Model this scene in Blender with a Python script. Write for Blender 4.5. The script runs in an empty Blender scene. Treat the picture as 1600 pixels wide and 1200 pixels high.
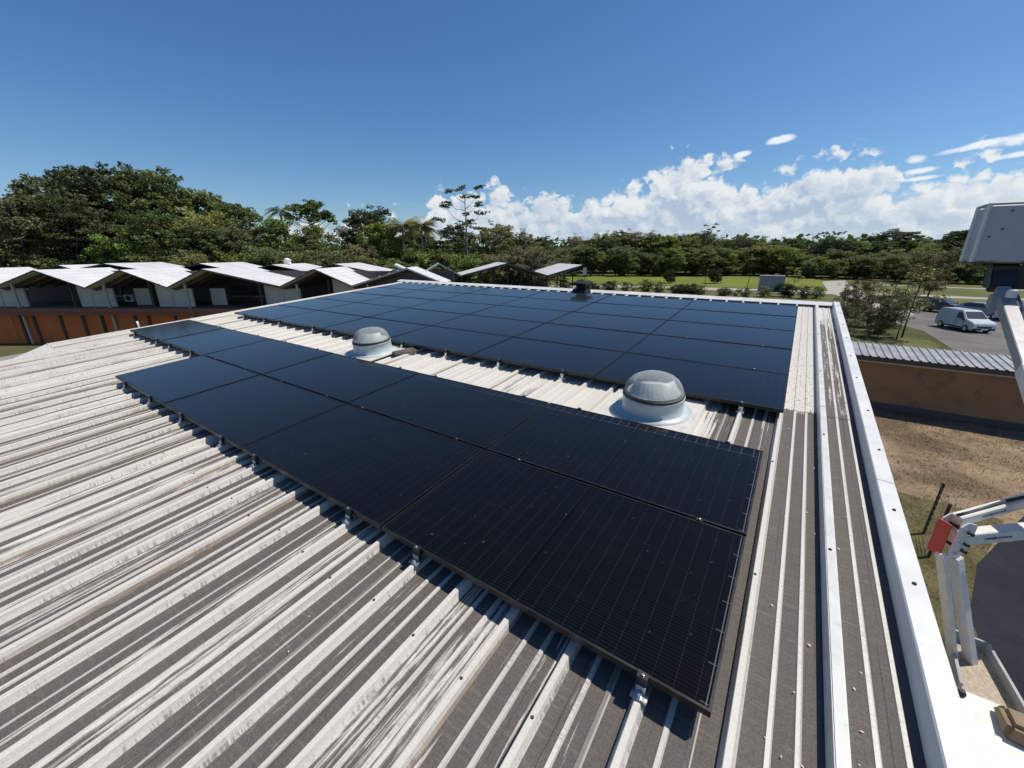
import bpy, bmesh, math, random
import numpy as np
from mathutils import Vector, Matrix
R = math.radians
scene = bpy.context.scene
col = scene.collection

# ------------------------------------------------------------------ camera
S = 1.115                                  # metres per roof unit
SL = R(4.538)                              # roof pitch, rising away from the camera
ZO = 4.5435                                # height of the panel plane at the near corner of the front array
CAM = Vector((-0.0294, -1.2940, 6.2))
HD = Vector((-0.566, 0.8242, 0)).normalized()     # camera heading on the ground
RT = Vector((HD.y, -HD.x, 0))
cam_d = bpy.data.cameras.new('camera'); cam = bpy.data.objects.new('camera', cam_d); col.objects.link(cam)
cx = Vector((0.82405, 0.56652, 0.00113)); cy = Vector((-0.17573, 0.25372, 0.95118)); cz = Vector((0.53858, -0.78402, 0.30863))
cam.matrix_world = Matrix(((cx.x, cy.x, cz.x, CAM.x), (cx.y, cy.y, cz.y, CAM.y), (cx.z, cy.z, cz.z, CAM.z), (0, 0, 0, 1)))
cam_d.sensor_fit = 'HORIZONTAL'; cam_d.sensor_width = 36; cam_d.lens = 627.3 / 1600 * 36
cam_d.clip_start = 0.05; cam_d.clip_end = 6000
scene.camera = cam

# ------------------------------------------------------------------ world, sun, exposure
SUN = Vector((0.46, 0.40, 1.0)).normalized()
sun_el = math.asin(SUN.z); sun_az = math.atan2(SUN.x, SUN.y)
scene.view_settings.view_transform = 'Standard'; scene.view_settings.look = 'None'
scene.view_settings.gamma = 1; scene.view_settings.use_curve_mapping = False
scene.view_settings.exposure = 0.0
sd = bpy.data.lights.new('sun', 'SUN'); sd.energy = 4.9; sd.angle = R(0.53); sd.color = (1, 0.93, 0.82)
so = bpy.data.objects.new('sun', sd); col.objects.link(so)
so.rotation_euler = (-SUN).to_track_quat('-Z', 'Y').to_euler(); so.location = (20, 20, 60)

class NT:
    def __init__(s, tree): s.t = tree; s.n = tree.nodes; s.l = tree.links
    def new(s, typ, props=None, **ins):
        nd = s.n.new(typ)
        for k, v in (props or {}).items(): setattr(nd, k, v)
        for k, v in ins.items():
            key = int(k[1:]) if k[0] == 'i' and k[1:].isdigit() else k.replace('_', ' ')
            s.set(nd.inputs[key], v)
        return nd
    def set(s, sock, v):
        if hasattr(v, 'is_output') or isinstance(v, bpy.types.NodeSocket): s.l.new(v, sock)
        else:
            if isinstance(v, tuple) and len(v) == 3 and sock.type == 'RGBA': v = v + (1,)
            sock.default_value = v
    def m(s, op, a, b=None, c=None, clamp=False):
        nd = s.n.new('ShaderNodeMath'); nd.operation = op; nd.use_clamp = clamp
        s.set(nd.inputs[0], a)
        if b is not None: s.set(nd.inputs[1], b)
        if c is not None: s.set(nd.inputs[2], c)
        return nd.outputs[0]
    def mix(s, f, a, b):
        nd = s.n.new('ShaderNodeMix'); nd.data_type = 'RGBA'
        s.set(nd.inputs['Factor'], f); s.set(nd.inputs[6], a); s.set(nd.inputs[7], b); return nd.outputs[2]
    def ramp(s, v, lo, hi, a=0.0, b=1.0, smooth=True):
        nd = s.n.new('ShaderNodeMapRange'); nd.interpolation_type = 'SMOOTHSTEP' if smooth else 'LINEAR'
        s.set(nd.inputs[0], v); nd.inputs[1].default_value = lo; nd.inputs[2].default_value = hi
        nd.inputs[3].default_value = a; nd.inputs[4].default_value = b; return nd.outputs[0]
    def noise(s, vec, scale, detail=4, rough=0.55, dist=0.0, out=0):
        nd = s.n.new('ShaderNodeTexNoise'); nd.inputs['Scale'].default_value = scale; nd.inputs['Detail'].default_value = detail
        nd.inputs['Roughness'].default_value = rough; nd.inputs['Distortion'].default_value = dist
        if vec is not None: s.l.new(vec, nd.inputs['Vector'])
        return nd.outputs[out]
    def vmul(s, vec, k):
        nd = s.n.new('ShaderNodeVectorMath'); nd.operation = 'MULTIPLY'; s.l.new(vec, nd.inputs[0]); nd.inputs[1].default_value = k; return nd.outputs[0]
    def vadd(s, vec, k):
        nd = s.n.new('ShaderNodeVectorMath'); nd.operation = 'ADD'; s.l.new(vec, nd.inputs[0]); nd.inputs[1].default_value = k; return nd.outputs[0]

world = bpy.data.worlds.new('World'); scene.world = world; world.use_nodes = True
world.cycles.sampling_method = 'MANUAL'; world.cycles.sample_map_resolution = 256
w = NT(world.node_tree); w.n.clear()
sky = w.new('ShaderNodeTexSky', dict(sky_type='NISHITA', sun_disc=False, sun_elevation=sun_el, sun_rotation=sun_az,
            altitude=0.0, air_density=1.0, dust_density=0.5, ozone_density=7.0))
SKY_STRENGTH = 0.106
tc = w.new('ShaderNodeTexCoord')
sep = w.new('ShaderNodeSeparateXYZ', Vector=tc.outputs['Generated'])
dx, dy, dz = sep.outputs
u_ = w.m('ADD', w.m('MULTIPLY', dx, RT.x), w.m('MULTIPLY', dy, RT.y))
v_ = w.m('ADD', w.m('MULTIPLY', dx, HD.x), w.m('MULTIPLY', dy, HD.y))
az = w.m('ARCTAN2', u_, v_)
el = w.m('ARCSINE', dz)
fc = w.new('ShaderNodeFloatCurve')
cm = fc.mapping; cv = cm.curves[0]
prof = [(-170, .25), (-120, .3), (-75, .22), (-45, .10), (-31, .12), (-26, .20), (-23, .17), (-19.5, .29), (-16, .20), (-12.5, .22), (-10, .36), (-6, .415), (-2, .37),
        (3.8, .40), (8, .31), (13, .39), (17, .44), (20, .565), (23, .56), (26, .47), (29, .35), (32, .45), (37, .49), (40, .41), (42.4, .30), (45.6, .41), (50, .33), (70, .38), (120, .3)]
cv.points[0].location = (0, .25); cv.points[1].location = (1, .25)
for a, t in prof: cv.points.new((a + 180) / 360, t)
for p in cv.points: p.handle_type = 'VECTOR'
cm.update()
w.set(fc.inputs['Value'], w.m('MULTIPLY_ADD', az, 1 / (2 * math.pi), 0.5))
top = fc.outputs[0]
eln = w.m('DIVIDE', el, R(20))
d0 = w.m('SUBTRACT', top, eln)
comb = w.new('ShaderNodeCombineXYZ', X=az, Y=w.m('MULTIPLY', el, 1.25), Z=0.0).outputs[0]
def cloud_noise(vec):
    a = w.new('ShaderNodeTexNoise', dict(noise_dimensions='2D'), Vector=vec, Scale=14.0, Detail=7.0, Roughness=.58).outputs[0]
    vo = w.new('ShaderNodeTexVoronoi', dict(feature='F1', voronoi_dimensions='2D'), Vector=vec, Scale=30.0).outputs['Distance']
    vo2 = w.new('ShaderNodeTexVoronoi', dict(feature='F1', voronoi_dimensions='2D'), Vector=vec, Scale=78.0).outputs['Distance']
    b = w.m('ADD', w.m('MULTIPLY', vo, -.34), w.m('MULTIPLY', vo2, -.15))
    return w.m('ADD', a, b)
wob = w.new('ShaderNodeTexNoise', dict(noise_dimensions='2D'), Vector=comb, Scale=55.0, Detail=2.0).outputs[1]
wv = w.new('ShaderNodeVectorMath', dict(operation='MULTIPLY_ADD'), i0=wob); wv.inputs[1].default_value = (.022, .022, 0); w.l.new(comb, wv.inputs[2])
comb = wv.outputs[0]
n1 = cloud_noise(comb)
n2 = cloud_noise(w.vadd(comb, (.009, .014, 0)))
dens = w.m('ADD', w.m('MULTIPLY', d0, 6.5), w.m('MULTIPLY', w.m('SUBTRACT', n1, .28), 2.7))
alpha = w.ramp(dens, -.06, .48, 0, .90)
alpha = w.m('MULTIPLY', alpha, w.ramp(eln, -.05, .02))
lit = w.m('ADD', w.m('MULTIPLY', w.m('SUBTRACT', n1, n2), 2.0), .50)
lit = w.m('ADD', lit, w.ramp(dens, 0, 1.7, .42, -.24))
big = w.new('ShaderNodeTexNoise', dict(noise_dimensions='2D'), Vector=comb, Scale=9.0, Detail=3.0).outputs[0]
lit = w.m('ADD', lit, w.m('MULTIPLY', w.m('SUBTRACT', big, .5), 1.3), clamp=True)
ccol = w.mix(lit, (.44, .54, .68), (.86, .88, .88))
ccol = w.mix(w.ramp(eln, .0, .24, .6, 0), ccol, (.52, .64, .80))
# thin streaks of high cloud
st = None
for a0, e0, ra, re, tl in [(30.4, 11.6, 1.5, .42, .10), (26.9, 10.6, 1.1, .34, .10), (45.6, 9.05, 3.6, .34, .15), (49.5, 9.35, 3.6, .62, .12), (41.9, 8.45, 1.0, .5, 0), (42.4, 7.5, 1.7, .30, .08), (42.6, 6.8, 1.9, .26, .08),
                           (48.4, 8.0, 2.2, .30, .10), (60, 9.6, 6, .6, .1), (66, 8.2, 5, .4, .08), (84, 10.5, 8, .7, .1), (-95, 9, 7, .6, .05), (150, 10, 8, .6, .06)]:
    x_ = w.m('MULTIPLY_ADD', az, 1 / R(ra), -a0 / ra)
    y_ = w.m('ADD', w.m('MULTIPLY_ADD', el, 1 / R(re), -e0 / re), w.m('MULTIPLY', x_, -tl * ra / re))
    q_ = w.m('ADD', w.m('MULTIPLY', x_, x_), w.m('MULTIPLY', y_, y_))
    st = q_ if st is None else w.m('MINIMUM', st, q_)
st = w.m('SUBTRACT', st, w.m('MULTIPLY_ADD', n1, 1.6, -.45))
st = w.ramp(st, -.1, .9, .85, 0)
hs = w.new('ShaderNodeHueSaturation', Saturation=1.14, Color=sky.outputs[0])
skyc = w.new('ShaderNodeVectorMath', dict(operation='SCALE'), i0=hs.outputs[0]); skyc.inputs['Scale'].default_value = SKY_STRENGTH
skc = w.mix(st, skyc.outputs[0], (.95, .97, 1.0))
fin = w.mix(alpha, skc, ccol)
bg = w.new('ShaderNodeBackground', Color=fin, Strength=1.0)
w.new('ShaderNodeOutputWorld', Surface=bg.outputs[0])

# ------------------------------------------------------------------ materials
def mat(name):
    m = bpy.data.materials.new(name); m.use_nodes = True
    t = NT(m.node_tree); t.n.clear()
    out = t.new('ShaderNodeOutputMaterial')
    b = t.new('ShaderNodeBsdfPrincipled'); t.l.new(b.outputs[0], out.inputs[0])
    return m, t, b, out
def simple(name, c, rough=.6, metal=0.0, var=.12, scale=6.0, bump=0.0, spec=.5, stain=None, stain_amt=0.0):
    m, t, b, out = mat(name)
    g = t.new('ShaderNodeNewGeometry').outputs['Position']
    n = t.noise(g, scale, 5, .6)
    c1 = tuple(max(0, x * (1 - var)) for x in c); c2 = tuple(min(1, x * (1 + var)) for x in c)
    cc = t.mix(t.ramp(n, .3, .7), c1, c2)
    if stain:
        sn = t.noise(g, scale * 2.7, 6, .65)
        cc = t.mix(t.m('MULTIPLY', t.ramp(sn, .52, .72), stain_amt), cc, stain)
    t.set(b.inputs['Base Color'], cc)
    t.set(b.inputs['Roughness'], t.ramp(n, .3, .7, max(.02, rough - .08), min(1, rough + .08)))
    b.inputs['Metallic'].default_value = metal; b.inputs['Specular IOR Level'].default_value = spec
    if bump:
        bp = t.new('ShaderNodeBump', Height=t.noise(g, scale * 4, 5, .6), Strength=bump, Distance=.02); t.l.new(bp.outputs[0], b.inputs['Normal'])
    return m
M = {}
# weathered white roof sheeting: grime lies on the flats in streaks that run down the slope
m, t, b, out = mat('roof_sheet_white'); M['sheet'] = m
g = t.new('ShaderNodeNewGeometry').outputs['Position']
px_, py_, pz_ = t.new('ShaderNodeSeparateXYZ', Vector=g).outputs
flat = t.new('ShaderNodeAttribute', dict(attribute_name='grime')).outputs['Fac']
tone = t.new('ShaderNodeAttribute', dict(attribute_name='tone')).outputs['Fac']
streak = t.noise(t.vmul(g, (52, .9, 1)), 1.0, 5, .60, .25)
streak2 = t.noise(t.vmul(g, (150, 2.0, 1)), 1.0, 3, .6)
wide = t.noise(t.vmul(g, (11, .35, 1)), 1.0, 3, .5)
cross = t.noise(t.vmul(g, (5, 70, 9)), 1.0, 5, .68)
fine = t.noise(g, 130, 3, .6)
blot = t.noise(g, 2.1, 4, .55)
scrape = t.noise(t.vmul(g, (38, 5.0, 1)), 1.0, 6, .72, .8)
old = t.ramp(py_, 3.3, 3.62, 1.0, 0.0, False)       # lower course of sheets is the grimier one
far = t.m('MAXIMUM', t.ramp(py_, 1.7, 2.35, 1.0, 0.22, False), t.ramp(px_, -.75, -.3, 0, .9))
leftc = t.ramp(px_, -9, -2.0, .86, 1.05, False)       # cleaner to the left of the first skylight
rightpan = t.ramp(px_, .40, .42, 0, 1, False)
amt = t.m('MULTIPLY', old, t.m('MULTIPLY', far, leftc))
amt = t.m('MAXIMUM', amt, t.m('MULTIPLY', t.m('MULTIPLY', rightpan, t.ramp(py_, 7.0, 9.3, .85, .25)), 1.0))
amt = t.m('MAXIMUM', amt, .16)
sv = t.m('ADD', t.m('MULTIPLY', streak, .42), t.m('ADD', t.m('MULTIPLY', streak2, .16), t.m('ADD', t.m('MULTIPLY', wide, .20), t.m('MULTIPLY', scrape, .22))))
sv = t.m('MULTIPLY_ADD', t.m('SUBTRACT', sv, .5), 2.3, .5)
sv = t.m('ADD', sv, t.m('MULTIPLY', t.m('SUBTRACT', blot, .5), .25))
sv = t.m('ADD', sv, t.m('MULTIPLY', t.m('SUBTRACT', t.m('MINIMUM', tone, 1.0), .5), t.ramp(px_, -.2, .1, .40, 0)))
thr = t.m('ADD', t.m('MULTIPLY_ADD', amt, .64, -.20), t.m('MULTIPLY', t.m('MULTIPLY', t.ramp(px_, -.1, .15), old), .42))
gr = t.ramp(t.m('ADD', t.m('SUBTRACT', sv, .5), t.m('SUBTRACT', thr, .24)), -.07, .10)
gr = t.m('MULTIPLY', gr, t.ramp(flat, .42, .9, .0, 1, False))
sidegr = t.m('MULTIPLY', t.ramp(t.m('ADD', cross, t.m('MULTIPLY', t.m('SUBTRACT', t.noise(g, 1.7, 4, .6), .5), .75)), .50, .68), t.m('MULTIPLY', t.m('MULTIPLY', t.ramp(flat, .05, .42, .10, 1, False), t.ramp(flat, .45, .60, 1, 0, False)), .60))
gr = t.m('MAXIMUM', gr, t.m('MULTIPLY', sidegr, t.m('ADD', amt, .1)))
speck = t.ramp(t.m('ADD', t.noise(g, 30, 4, .75), t.m('MULTIPLY', t.m('MULTIPLY', t.ramp(px_, .02, .06), t.ramp(py_, 3.4, 3.5)), .115)), .66, .72)
gr = t.m('MAXIMUM', gr, t.m('MULTIPLY', speck, .55))
soot = t.m('MULTIPLY', t.m('MULTIPLY', t.ramp(t.noise(t.vmul(g, (95, .55, 1)), 1.0, 4, .6), .58, .68), t.ramp(flat, .3, .8, .25, 1, False)), t.m('MULTIPLY_ADD', amt, .75, .1, clamp=True))
white = t.mix(t.ramp(fine, .3, .75), (.54, .515, .465), (.64, .615, .56))
dirt = t.mix(t.ramp(fine, .25, .75), (.050, .043, .040), (.095, .083, .076))
dirt = t.mix(t.m('MULTIPLY', t.ramp(cross, .5, .7), .25), dirt, (.25, .20, .15))
cc = t.mix(t.m('MULTIPLY', gr, .94), white, dirt)
lap = t.m('GREATER_THAN', tone, 1.5)
cc = t.mix(t.m('MULTIPLY', lap, t.ramp(streak2, .35, .6, .35, .9)), cc, (.22, .165, .115))
t.set(b.inputs['Base Color'], t.mix(t.m('MULTIPLY', soot, .8), cc, (.045, .040, .036)))
t.set(b.inputs['Roughness'], t.ramp(gr, 0, 1, .48, .85)); b.inputs['Specular IOR Level'].default_value = .35
bp = t.new('ShaderNodeBump', Height=t.m('ADD', t.m('MULTIPLY', fine, .5), t.m('MULTIPLY', streak2, .6)), Strength=.25, Distance=.004); t.l.new(bp.outputs[0], b.inputs['Normal'])

M['flash'] = simple('white_flashing', (.60, .605, .59), .45, var=.05, scale=3, stain=(.45, .43, .38), stain_amt=.25)
M['cover'] = simple('white_cover_strip', (.58, .585, .56), .45, var=.05, scale=9, stain=(.35, .33, .29), stain_amt=.4)
M['curb'] = simple('pale_curb_metal', (.44, .50, .51), .4, var=.06, scale=9, stain=(.4, .42, .42), stain_amt=.35)
M['plate'] = simple('skylight_plate', (.56, .54, .50), .55, var=.08, scale=7, stain=(.25, .20, .18), stain_amt=.55)
M['rubber'] = simple('black_rubber', (.018, .018, .02), .6)
M['blackplastic'] = simple('black_vent_metal', (.007, .008, .010), .62, spec=.3)
M['frame'] = simple('black_anodised_frame', (.008, .008, .009), .42, var=.1)
M['silver'] = simple('bare_aluminium', (.62, .63, .64), .35, metal=.85, var=.1)
M['darkmetal'] = simple('dark_steel', (.03, .03, .032), .5, metal=.3)
M['screw'] = simple('dark_screw', (.05, .045, .04), .6)
# solar glass with printed cells
m, t, b, out = mat('solar_cells_under_glass'); M['glass'] = m
o = t.new('ShaderNodeTexCoord').outputs['Object']
X, Y, Z = t.new('ShaderNodeSeparateXYZ', Vector=o).outputs
def line(v, pitch, off, half):
    a = t.m('ABSOLUTE', t.m('SUBTRACT', t.m('FRACT', t.m('DIVIDE', t.m('SUBTRACT', v, off), pitch)), .5))
    return t.m('GREATER_THAN', a, .5 - half / pitch)
PW, PH = 1.742 * S - .018, .9882 * S - .022
bus = line(Y, .0178, .03, .0011)
fing = line(X, .0835, .028, .0022)
cellg = line(Y, .1755, .024, .0016)
mid = t.m('LESS_THAN', t.m('ABSOLUTE', t.m('SUBTRACT', X, PW / 2)), .006)
# ribbon print along the upper edge and the right edge
rib1 = t.m('LESS_THAN', t.m('ABSOLUTE', t.m('SUBTRACT', Y, PH - .115)), .0016)
tick = t.m('MULTIPLY', line(X, .0835, .028, .0018), t.m('GREATER_THAN', Y, PH - .135))
rib2 = t.m('LESS_THAN', t.m('ABSOLUTE', t.m('SUBTRACT', X, PW - .021)), .0022)
tick2 = t.m('MULTIPLY', line(Y, .1755, .024, .0018), t.m('GREATER_THAN', X, PW - .045))
ln = t.m('MAXIMUM', t.m('MULTIPLY', bus, .22), t.m('MULTIPLY', fing, t.m('MULTIPLY_ADD', bus, .5, .16)))
ln = t.m('MAXIMUM', ln, t.m('MULTIPLY', cellg, .10))
orand = t.new('ShaderNodeObjectInfo').outputs['Random']
edge = t.new('ShaderNodeAttribute', dict(attribute_type='OBJECT', attribute_name='edge_print')).outputs['Fac']
upper = t.new('ShaderNodeAttribute', dict(attribute_type='OBJECT', attribute_name='ribbon')).outputs['Fac']
ln = t.m('MAXIMUM', t.m('MULTIPLY', ln, .62), t.m('MAXIMUM', t.m('MULTIPLY', t.m('MAXIMUM', rib1, tick), upper), t.m('MULTIPLY', t.m('MAXIMUM', rib2, tick2), edge)))
base = t.mix(orand, (.0012, .0012, .0018), (.0022, .0022, .0029))
dust = t.ramp(t.noise(t.vmul(o, (1.2, 2.5, 1)), 2.3, 5, .6), .45, .85)
base = t.mix(t.m('MULTIPLY', dust, .012), base, (.20, .18, .16))
base = t.mix(t.m('MULTIPLY', mid, .75), base, (.001, .001, .0012))
ln = t.m('MULTIPLY', ln, t.m('GREATER_THAN', t.m('ABSOLUTE', t.m('SUBTRACT', X, PW / 2)), .011))
spots = t.ramp(t.noise(o, 26, 2, .5), .735, .76)
base = t.mix(t.m('MULTIPLY', spots, .10), base, (.5, .48, .44))
base = t.mix(t.m('MULTIPLY', ln, .15), base, (.42, .45, .50))
t.set(b.inputs['Base Color'], base)
t.set(b.inputs['Roughness'], t.m('MULTIPLY_ADD', dust, .07, .09))
b.inputs['Specular Tint'].default_value = (1, .83, .62, 1); b.inputs['Sheen Weight'].default_value = .14; b.inputs['Sheen Roughness'].default_value = .35; b.inputs['Sheen Tint'].default_value = (1, .97, .92, 1)
b.inputs['IOR'].default_value = 1.36; b.inputs['Specular IOR Level'].default_value = .5
# skylight dome: clear but weathered acrylic
m, t, b, out = mat('weathered_acrylic'); M['acrylic'] = m
g = t.new('ShaderNodeTexCoord').outputs['Object']
b.inputs['Base Color'].default_value = (.40, .42, .41, 1); b.inputs['Roughness'].default_value = .38; b.inputs['Specular IOR Level'].default_value = .35
tr = t.new('ShaderNodeBsdfTransparent', Color=(.93, .95, .95))
lw = t.new('ShaderNodeLayerWeight', Blend=.35).outputs['Facing']
dn = t.ramp(t.noise(g, 9, 6, .65), .50, .68)
fac = t.m('ADD', t.m('MULTIPLY_ADD', lw, .45, .24), t.m('MULTIPLY', dn, .25), clamp=True)
mx = t.new('ShaderNodeMixShader', Fac=fac); t.l.new(tr.outputs[0], mx.inputs[1]); t.l.new(b.outputs[0], mx.inputs[2]); t.l.new(mx.outputs[0], out.inputs[0])
M['reflector'] = simple('skylight_reflector', (.62, .66, .62), .35, var=.12, scale=14, stain=(.30, .32, .28), stain_amt=.5)
# vegetation
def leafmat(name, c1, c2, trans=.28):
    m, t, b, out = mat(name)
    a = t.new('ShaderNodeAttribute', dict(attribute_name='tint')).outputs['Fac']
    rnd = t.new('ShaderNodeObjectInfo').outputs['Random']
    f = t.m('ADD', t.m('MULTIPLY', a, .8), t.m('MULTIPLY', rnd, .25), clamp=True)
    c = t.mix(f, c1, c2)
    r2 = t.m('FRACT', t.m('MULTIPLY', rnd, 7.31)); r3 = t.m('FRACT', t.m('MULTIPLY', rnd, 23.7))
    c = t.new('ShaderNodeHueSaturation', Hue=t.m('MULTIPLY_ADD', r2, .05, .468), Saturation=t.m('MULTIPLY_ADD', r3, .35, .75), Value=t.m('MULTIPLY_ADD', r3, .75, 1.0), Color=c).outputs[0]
    t.set(b.inputs['Base Color'], c); b.inputs['Roughness'].default_value = .6; b.inputs['Specular IOR Level'].default_value = .12
    tl = t.new('ShaderNodeBsdfTranslucent', Color=c)
    mx = t.new('ShaderNodeMixShader', Fac=trans); t.l.new(b.outputs[0], mx.inputs[1]); t.l.new(tl.outputs[0], mx.inputs[2]); t.l.new(mx.outputs[0], out.inputs[0])
    return m
M['leaf_deep'] = leafmat('deep_green_leaves', (0.033, 0.054, 0.018), (0.112, 0.147, 0.048))
M['leaf_mid'] = leafmat('mid_green_leaves', (0.056, 0.090, 0.024), (0.198, 0.244, 0.068))
M['leaf_olive'] = leafmat('olive_leaves', (0.085, 0.094, 0.034), (0.244, 0.244, 0.094))
M['leaf_dark'] = leafmat('dark_bush_leaves', (0.018, 0.026, 0.010), (0.052, 0.065, 0.023))
M['leaf_grey'] = leafmat('dull_green_leaves', (.050, .052, .022), (.125, .122, .055))
M['bark'] = simple('bark', (.11, .088, .066), .9, var=.3, scale=5, bump=.4)
M['palebark'] = simple('pale_bark', (.26, .23, .19), .9, var=.25, scale=4, bump=.3)
# ground
m, t, b, out = mat('scrubby_ground'); M['ground'] = m
g = t.new('ShaderNodeNewGeometry').outputs['Position']
n = t.noise(g, .045, 6, .6); n2_ = t.noise(g, .7, 6, .65); n3_ = t.noise(g, 6, 5, .7)
c = t.mix(t.ramp(n, .38, .62), (.075, .085, .026), (.125, .115, .055))
c = t.mix(t.m('MULTIPLY', t.ramp(n2_, .5, .7), .6), c, (.17, .145, .095))
c = t.mix(t.m('MULTIPLY', t.ramp(n3_, .45, .75), .4), c, (.035, .042, .014))
t.set(b.inputs['Base Color'], c); b.inputs['Roughness'].default_value = .95; b.inputs['Specular IOR Level'].default_value = .1
bp = t.new('ShaderNodeBump', Height=t.m('ADD', n3_, n2_), Strength=.7, Distance=.15); t.l.new(bp.outputs[0], b.inputs['Normal'])
def groundmat(name, a, bcol, ccol, s1, s2, bump=.5, dist=.05):
    m, t, b, out = mat(name)
    g = t.new('ShaderNodeNewGeometry').outputs['Position']
    n = t.noise(g, s1, 6, .62); k = t.noise(g, s2, 6, .7)
    c = t.mix(t.ramp(n, .38, .62), a, bcol); c = t.mix(t.m('MULTIPLY', t.ramp(k, .48, .72), .75), c, ccol)
    t.set(b.inputs['Base Color'], c); b.inputs['Roughness'].default_value = .93; b.inputs['Specular IOR Level'].default_value = .15
    bp = t.new('ShaderNodeBump', Height=t.m('ADD', n, k), Strength=bump, Distance=dist); t.l.new(bp.outputs[0], b.inputs['Normal'])
    return m
M['lawn'] = groundmat('mown_lawn', (.115, .150, .020), (.165, .185, .030), (.085, .110, .020), .12, 1.6)
M['drylawn'] = groundmat('dull_lawn', (.085, .10, .028), (.125, .125, .045), (.15, .13, .07), .15, 1.2)
M['drydirt'] = groundmat('dry_grass_dirt', (.13, .095, .055), (.30, .22, .14), (.10, .078, .042), .35, 4.0, .9, .06)
M['weeds'] = groundmat('weedy_ground', (.085, .080, .030), (.15, .125, .06), (.045, .045, .018), 1.2, 7, 1.0, .06)
M['concrete'] = groundmat('pale_concrete', (.33, .30, .26), (.40, .37, .33), (.27, .25, .22), .5, 3, .2, .02)
M['asphalt'] = groundmat('grey_asphalt', (.13, .125, .12), (.17, .16, .15), (.10, .095, .09), .25, 2, .2, .02)
M['darkground'] = groundmat('dark_ground', (.017, .020, .025), (.024, .027, .033), (.014, .016, .020), .6, 5, .2, .02)  # near-black, slightly blue colour for the ground around the lift
# buildings
M['wallwhite'] = simple('rendered_wall', (.55, .53, .49), .8, scale=1.2)
M['roofwhite'] = simple('white_folded_roof', (.58, .58, .58), .5, var=.04, scale=.7, stain=(.45, .44, .42), stain_amt=.18)
M['fascia'] = simple('dark_roof_edge', (.075, .07, .068), .6)
M['greyedge'] = simple('grey_roof_edge', (.52, .52, .51), .6)
M['timber'] = simple('dark_timber', (.075, .052, .040), .75, var=.3, scale=3)
M['soffit'] = simple('roof_underside', (.72, .64, .54), .8, scale=1)
M['cream'] = simple('cream_panel', (.62, .55, .46), .75, var=.08, scale=.8, stain=(.35, .31, .27), stain_amt=.35)
M['orange'] = simple('orange_cladding', (.56, .135, .022), .65, var=.16, scale=.8, stain=(.2, .07, .025), stain_amt=.4)
M['rust'] = simple('red_brown_band', (.26, .085, .055), .7, var=.15, scale=1)
M['post'] = simple('pale_grey_post', (.42, .40, .37), .6)
M['darkpost'] = simple('dark_post', (.045, .04, .036), .65)
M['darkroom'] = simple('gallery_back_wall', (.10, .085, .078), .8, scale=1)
m, t, b, out = mat('window_glass'); M['window'] = m
b.inputs['Base Color'].default_value = (.05, .06, .075, 1); b.inputs['Roughness'].default_value = .12
M['shedwall'] = simple('ochre_brown_wall', (.34, .18, .08), .8, var=.15, scale=.7, stain=(.12, .085, .06), stain_amt=.6)
M['galv'] = simple('galvanised_sheet', (.30, .30, .30), .5, metal=.25, var=.12, scale=2)
M['boxgrey'] = simple('grey_cabinet_panel', (.25, .26, .30), .55, var=.06)
# vehicles and lift
M['liftwhite'] = simple('lift_white_paint', (.66, .66, .63), .38, var=.06, scale=8, stain=(.4, .38, .34), stain_amt=.3)
M['liftgrey'] = simple('lift_grey_paint', (.30, .31, .32), .45, var=.08, scale=8)
M['basket'] = simple('basket_grey_panel', (.42, .43, .45), .5, var=.05, scale=5)
M['red'] = simple('red_paint', (.42, .045, .030), .45)
M['brown'] = simple('brown_cover', (.20, .145, .08), .6, var=.15, scale=12)
M['traysand'] = simple('sandy_tray_floor', (.38, .32, .25), .9, var=.25, scale=25)
M['mark'] = simple('dark_print', (.08, .08, .09), .6)
def paint(name, c):
    m, t, b, out = mat(name); b.inputs['Base Color'].default_value = c + (1,); b.inputs['Roughness'].default_value = .3
    b.inputs['Coat Weight'].default_value = .6; b.inputs['Coat Roughness'].default_value = .06; return m
M['vanpaint'] = paint('van_white_paint', (.55, .60, .60)); M['carsilver'] = paint('silver_paint', (.32, .34, .38)); M['cardark'] = paint('dark_grey_paint', (.035, .04, .05)); M['carwhite'] = paint('white_car_paint', (.6, .6, .6))
M['tyre'] = simple('tyre_rubber', (.02, .02, .02), .85)
m, t, b, out = mat('headlamp'); M['lamp'] = m; b.inputs['Base Color'].default_value = (.7, .72, .75, 1); b.inputs['Roughness'].default_value = .08
m, t, b, out = mat('plain_white'); M['white'] = m; b.inputs['Base Color'].default_value = (.78, .78, .76, 1); b.inputs['Roughness'].default_value = .5
M['litter'] = simple('pale_litter', (.62, .52, .42), .9, var=.4, scale=40)
M['drygrass'] = leafmat('dry_grass_blades', (.12, .085, .04), (.34, .26, .14), .2)

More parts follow.
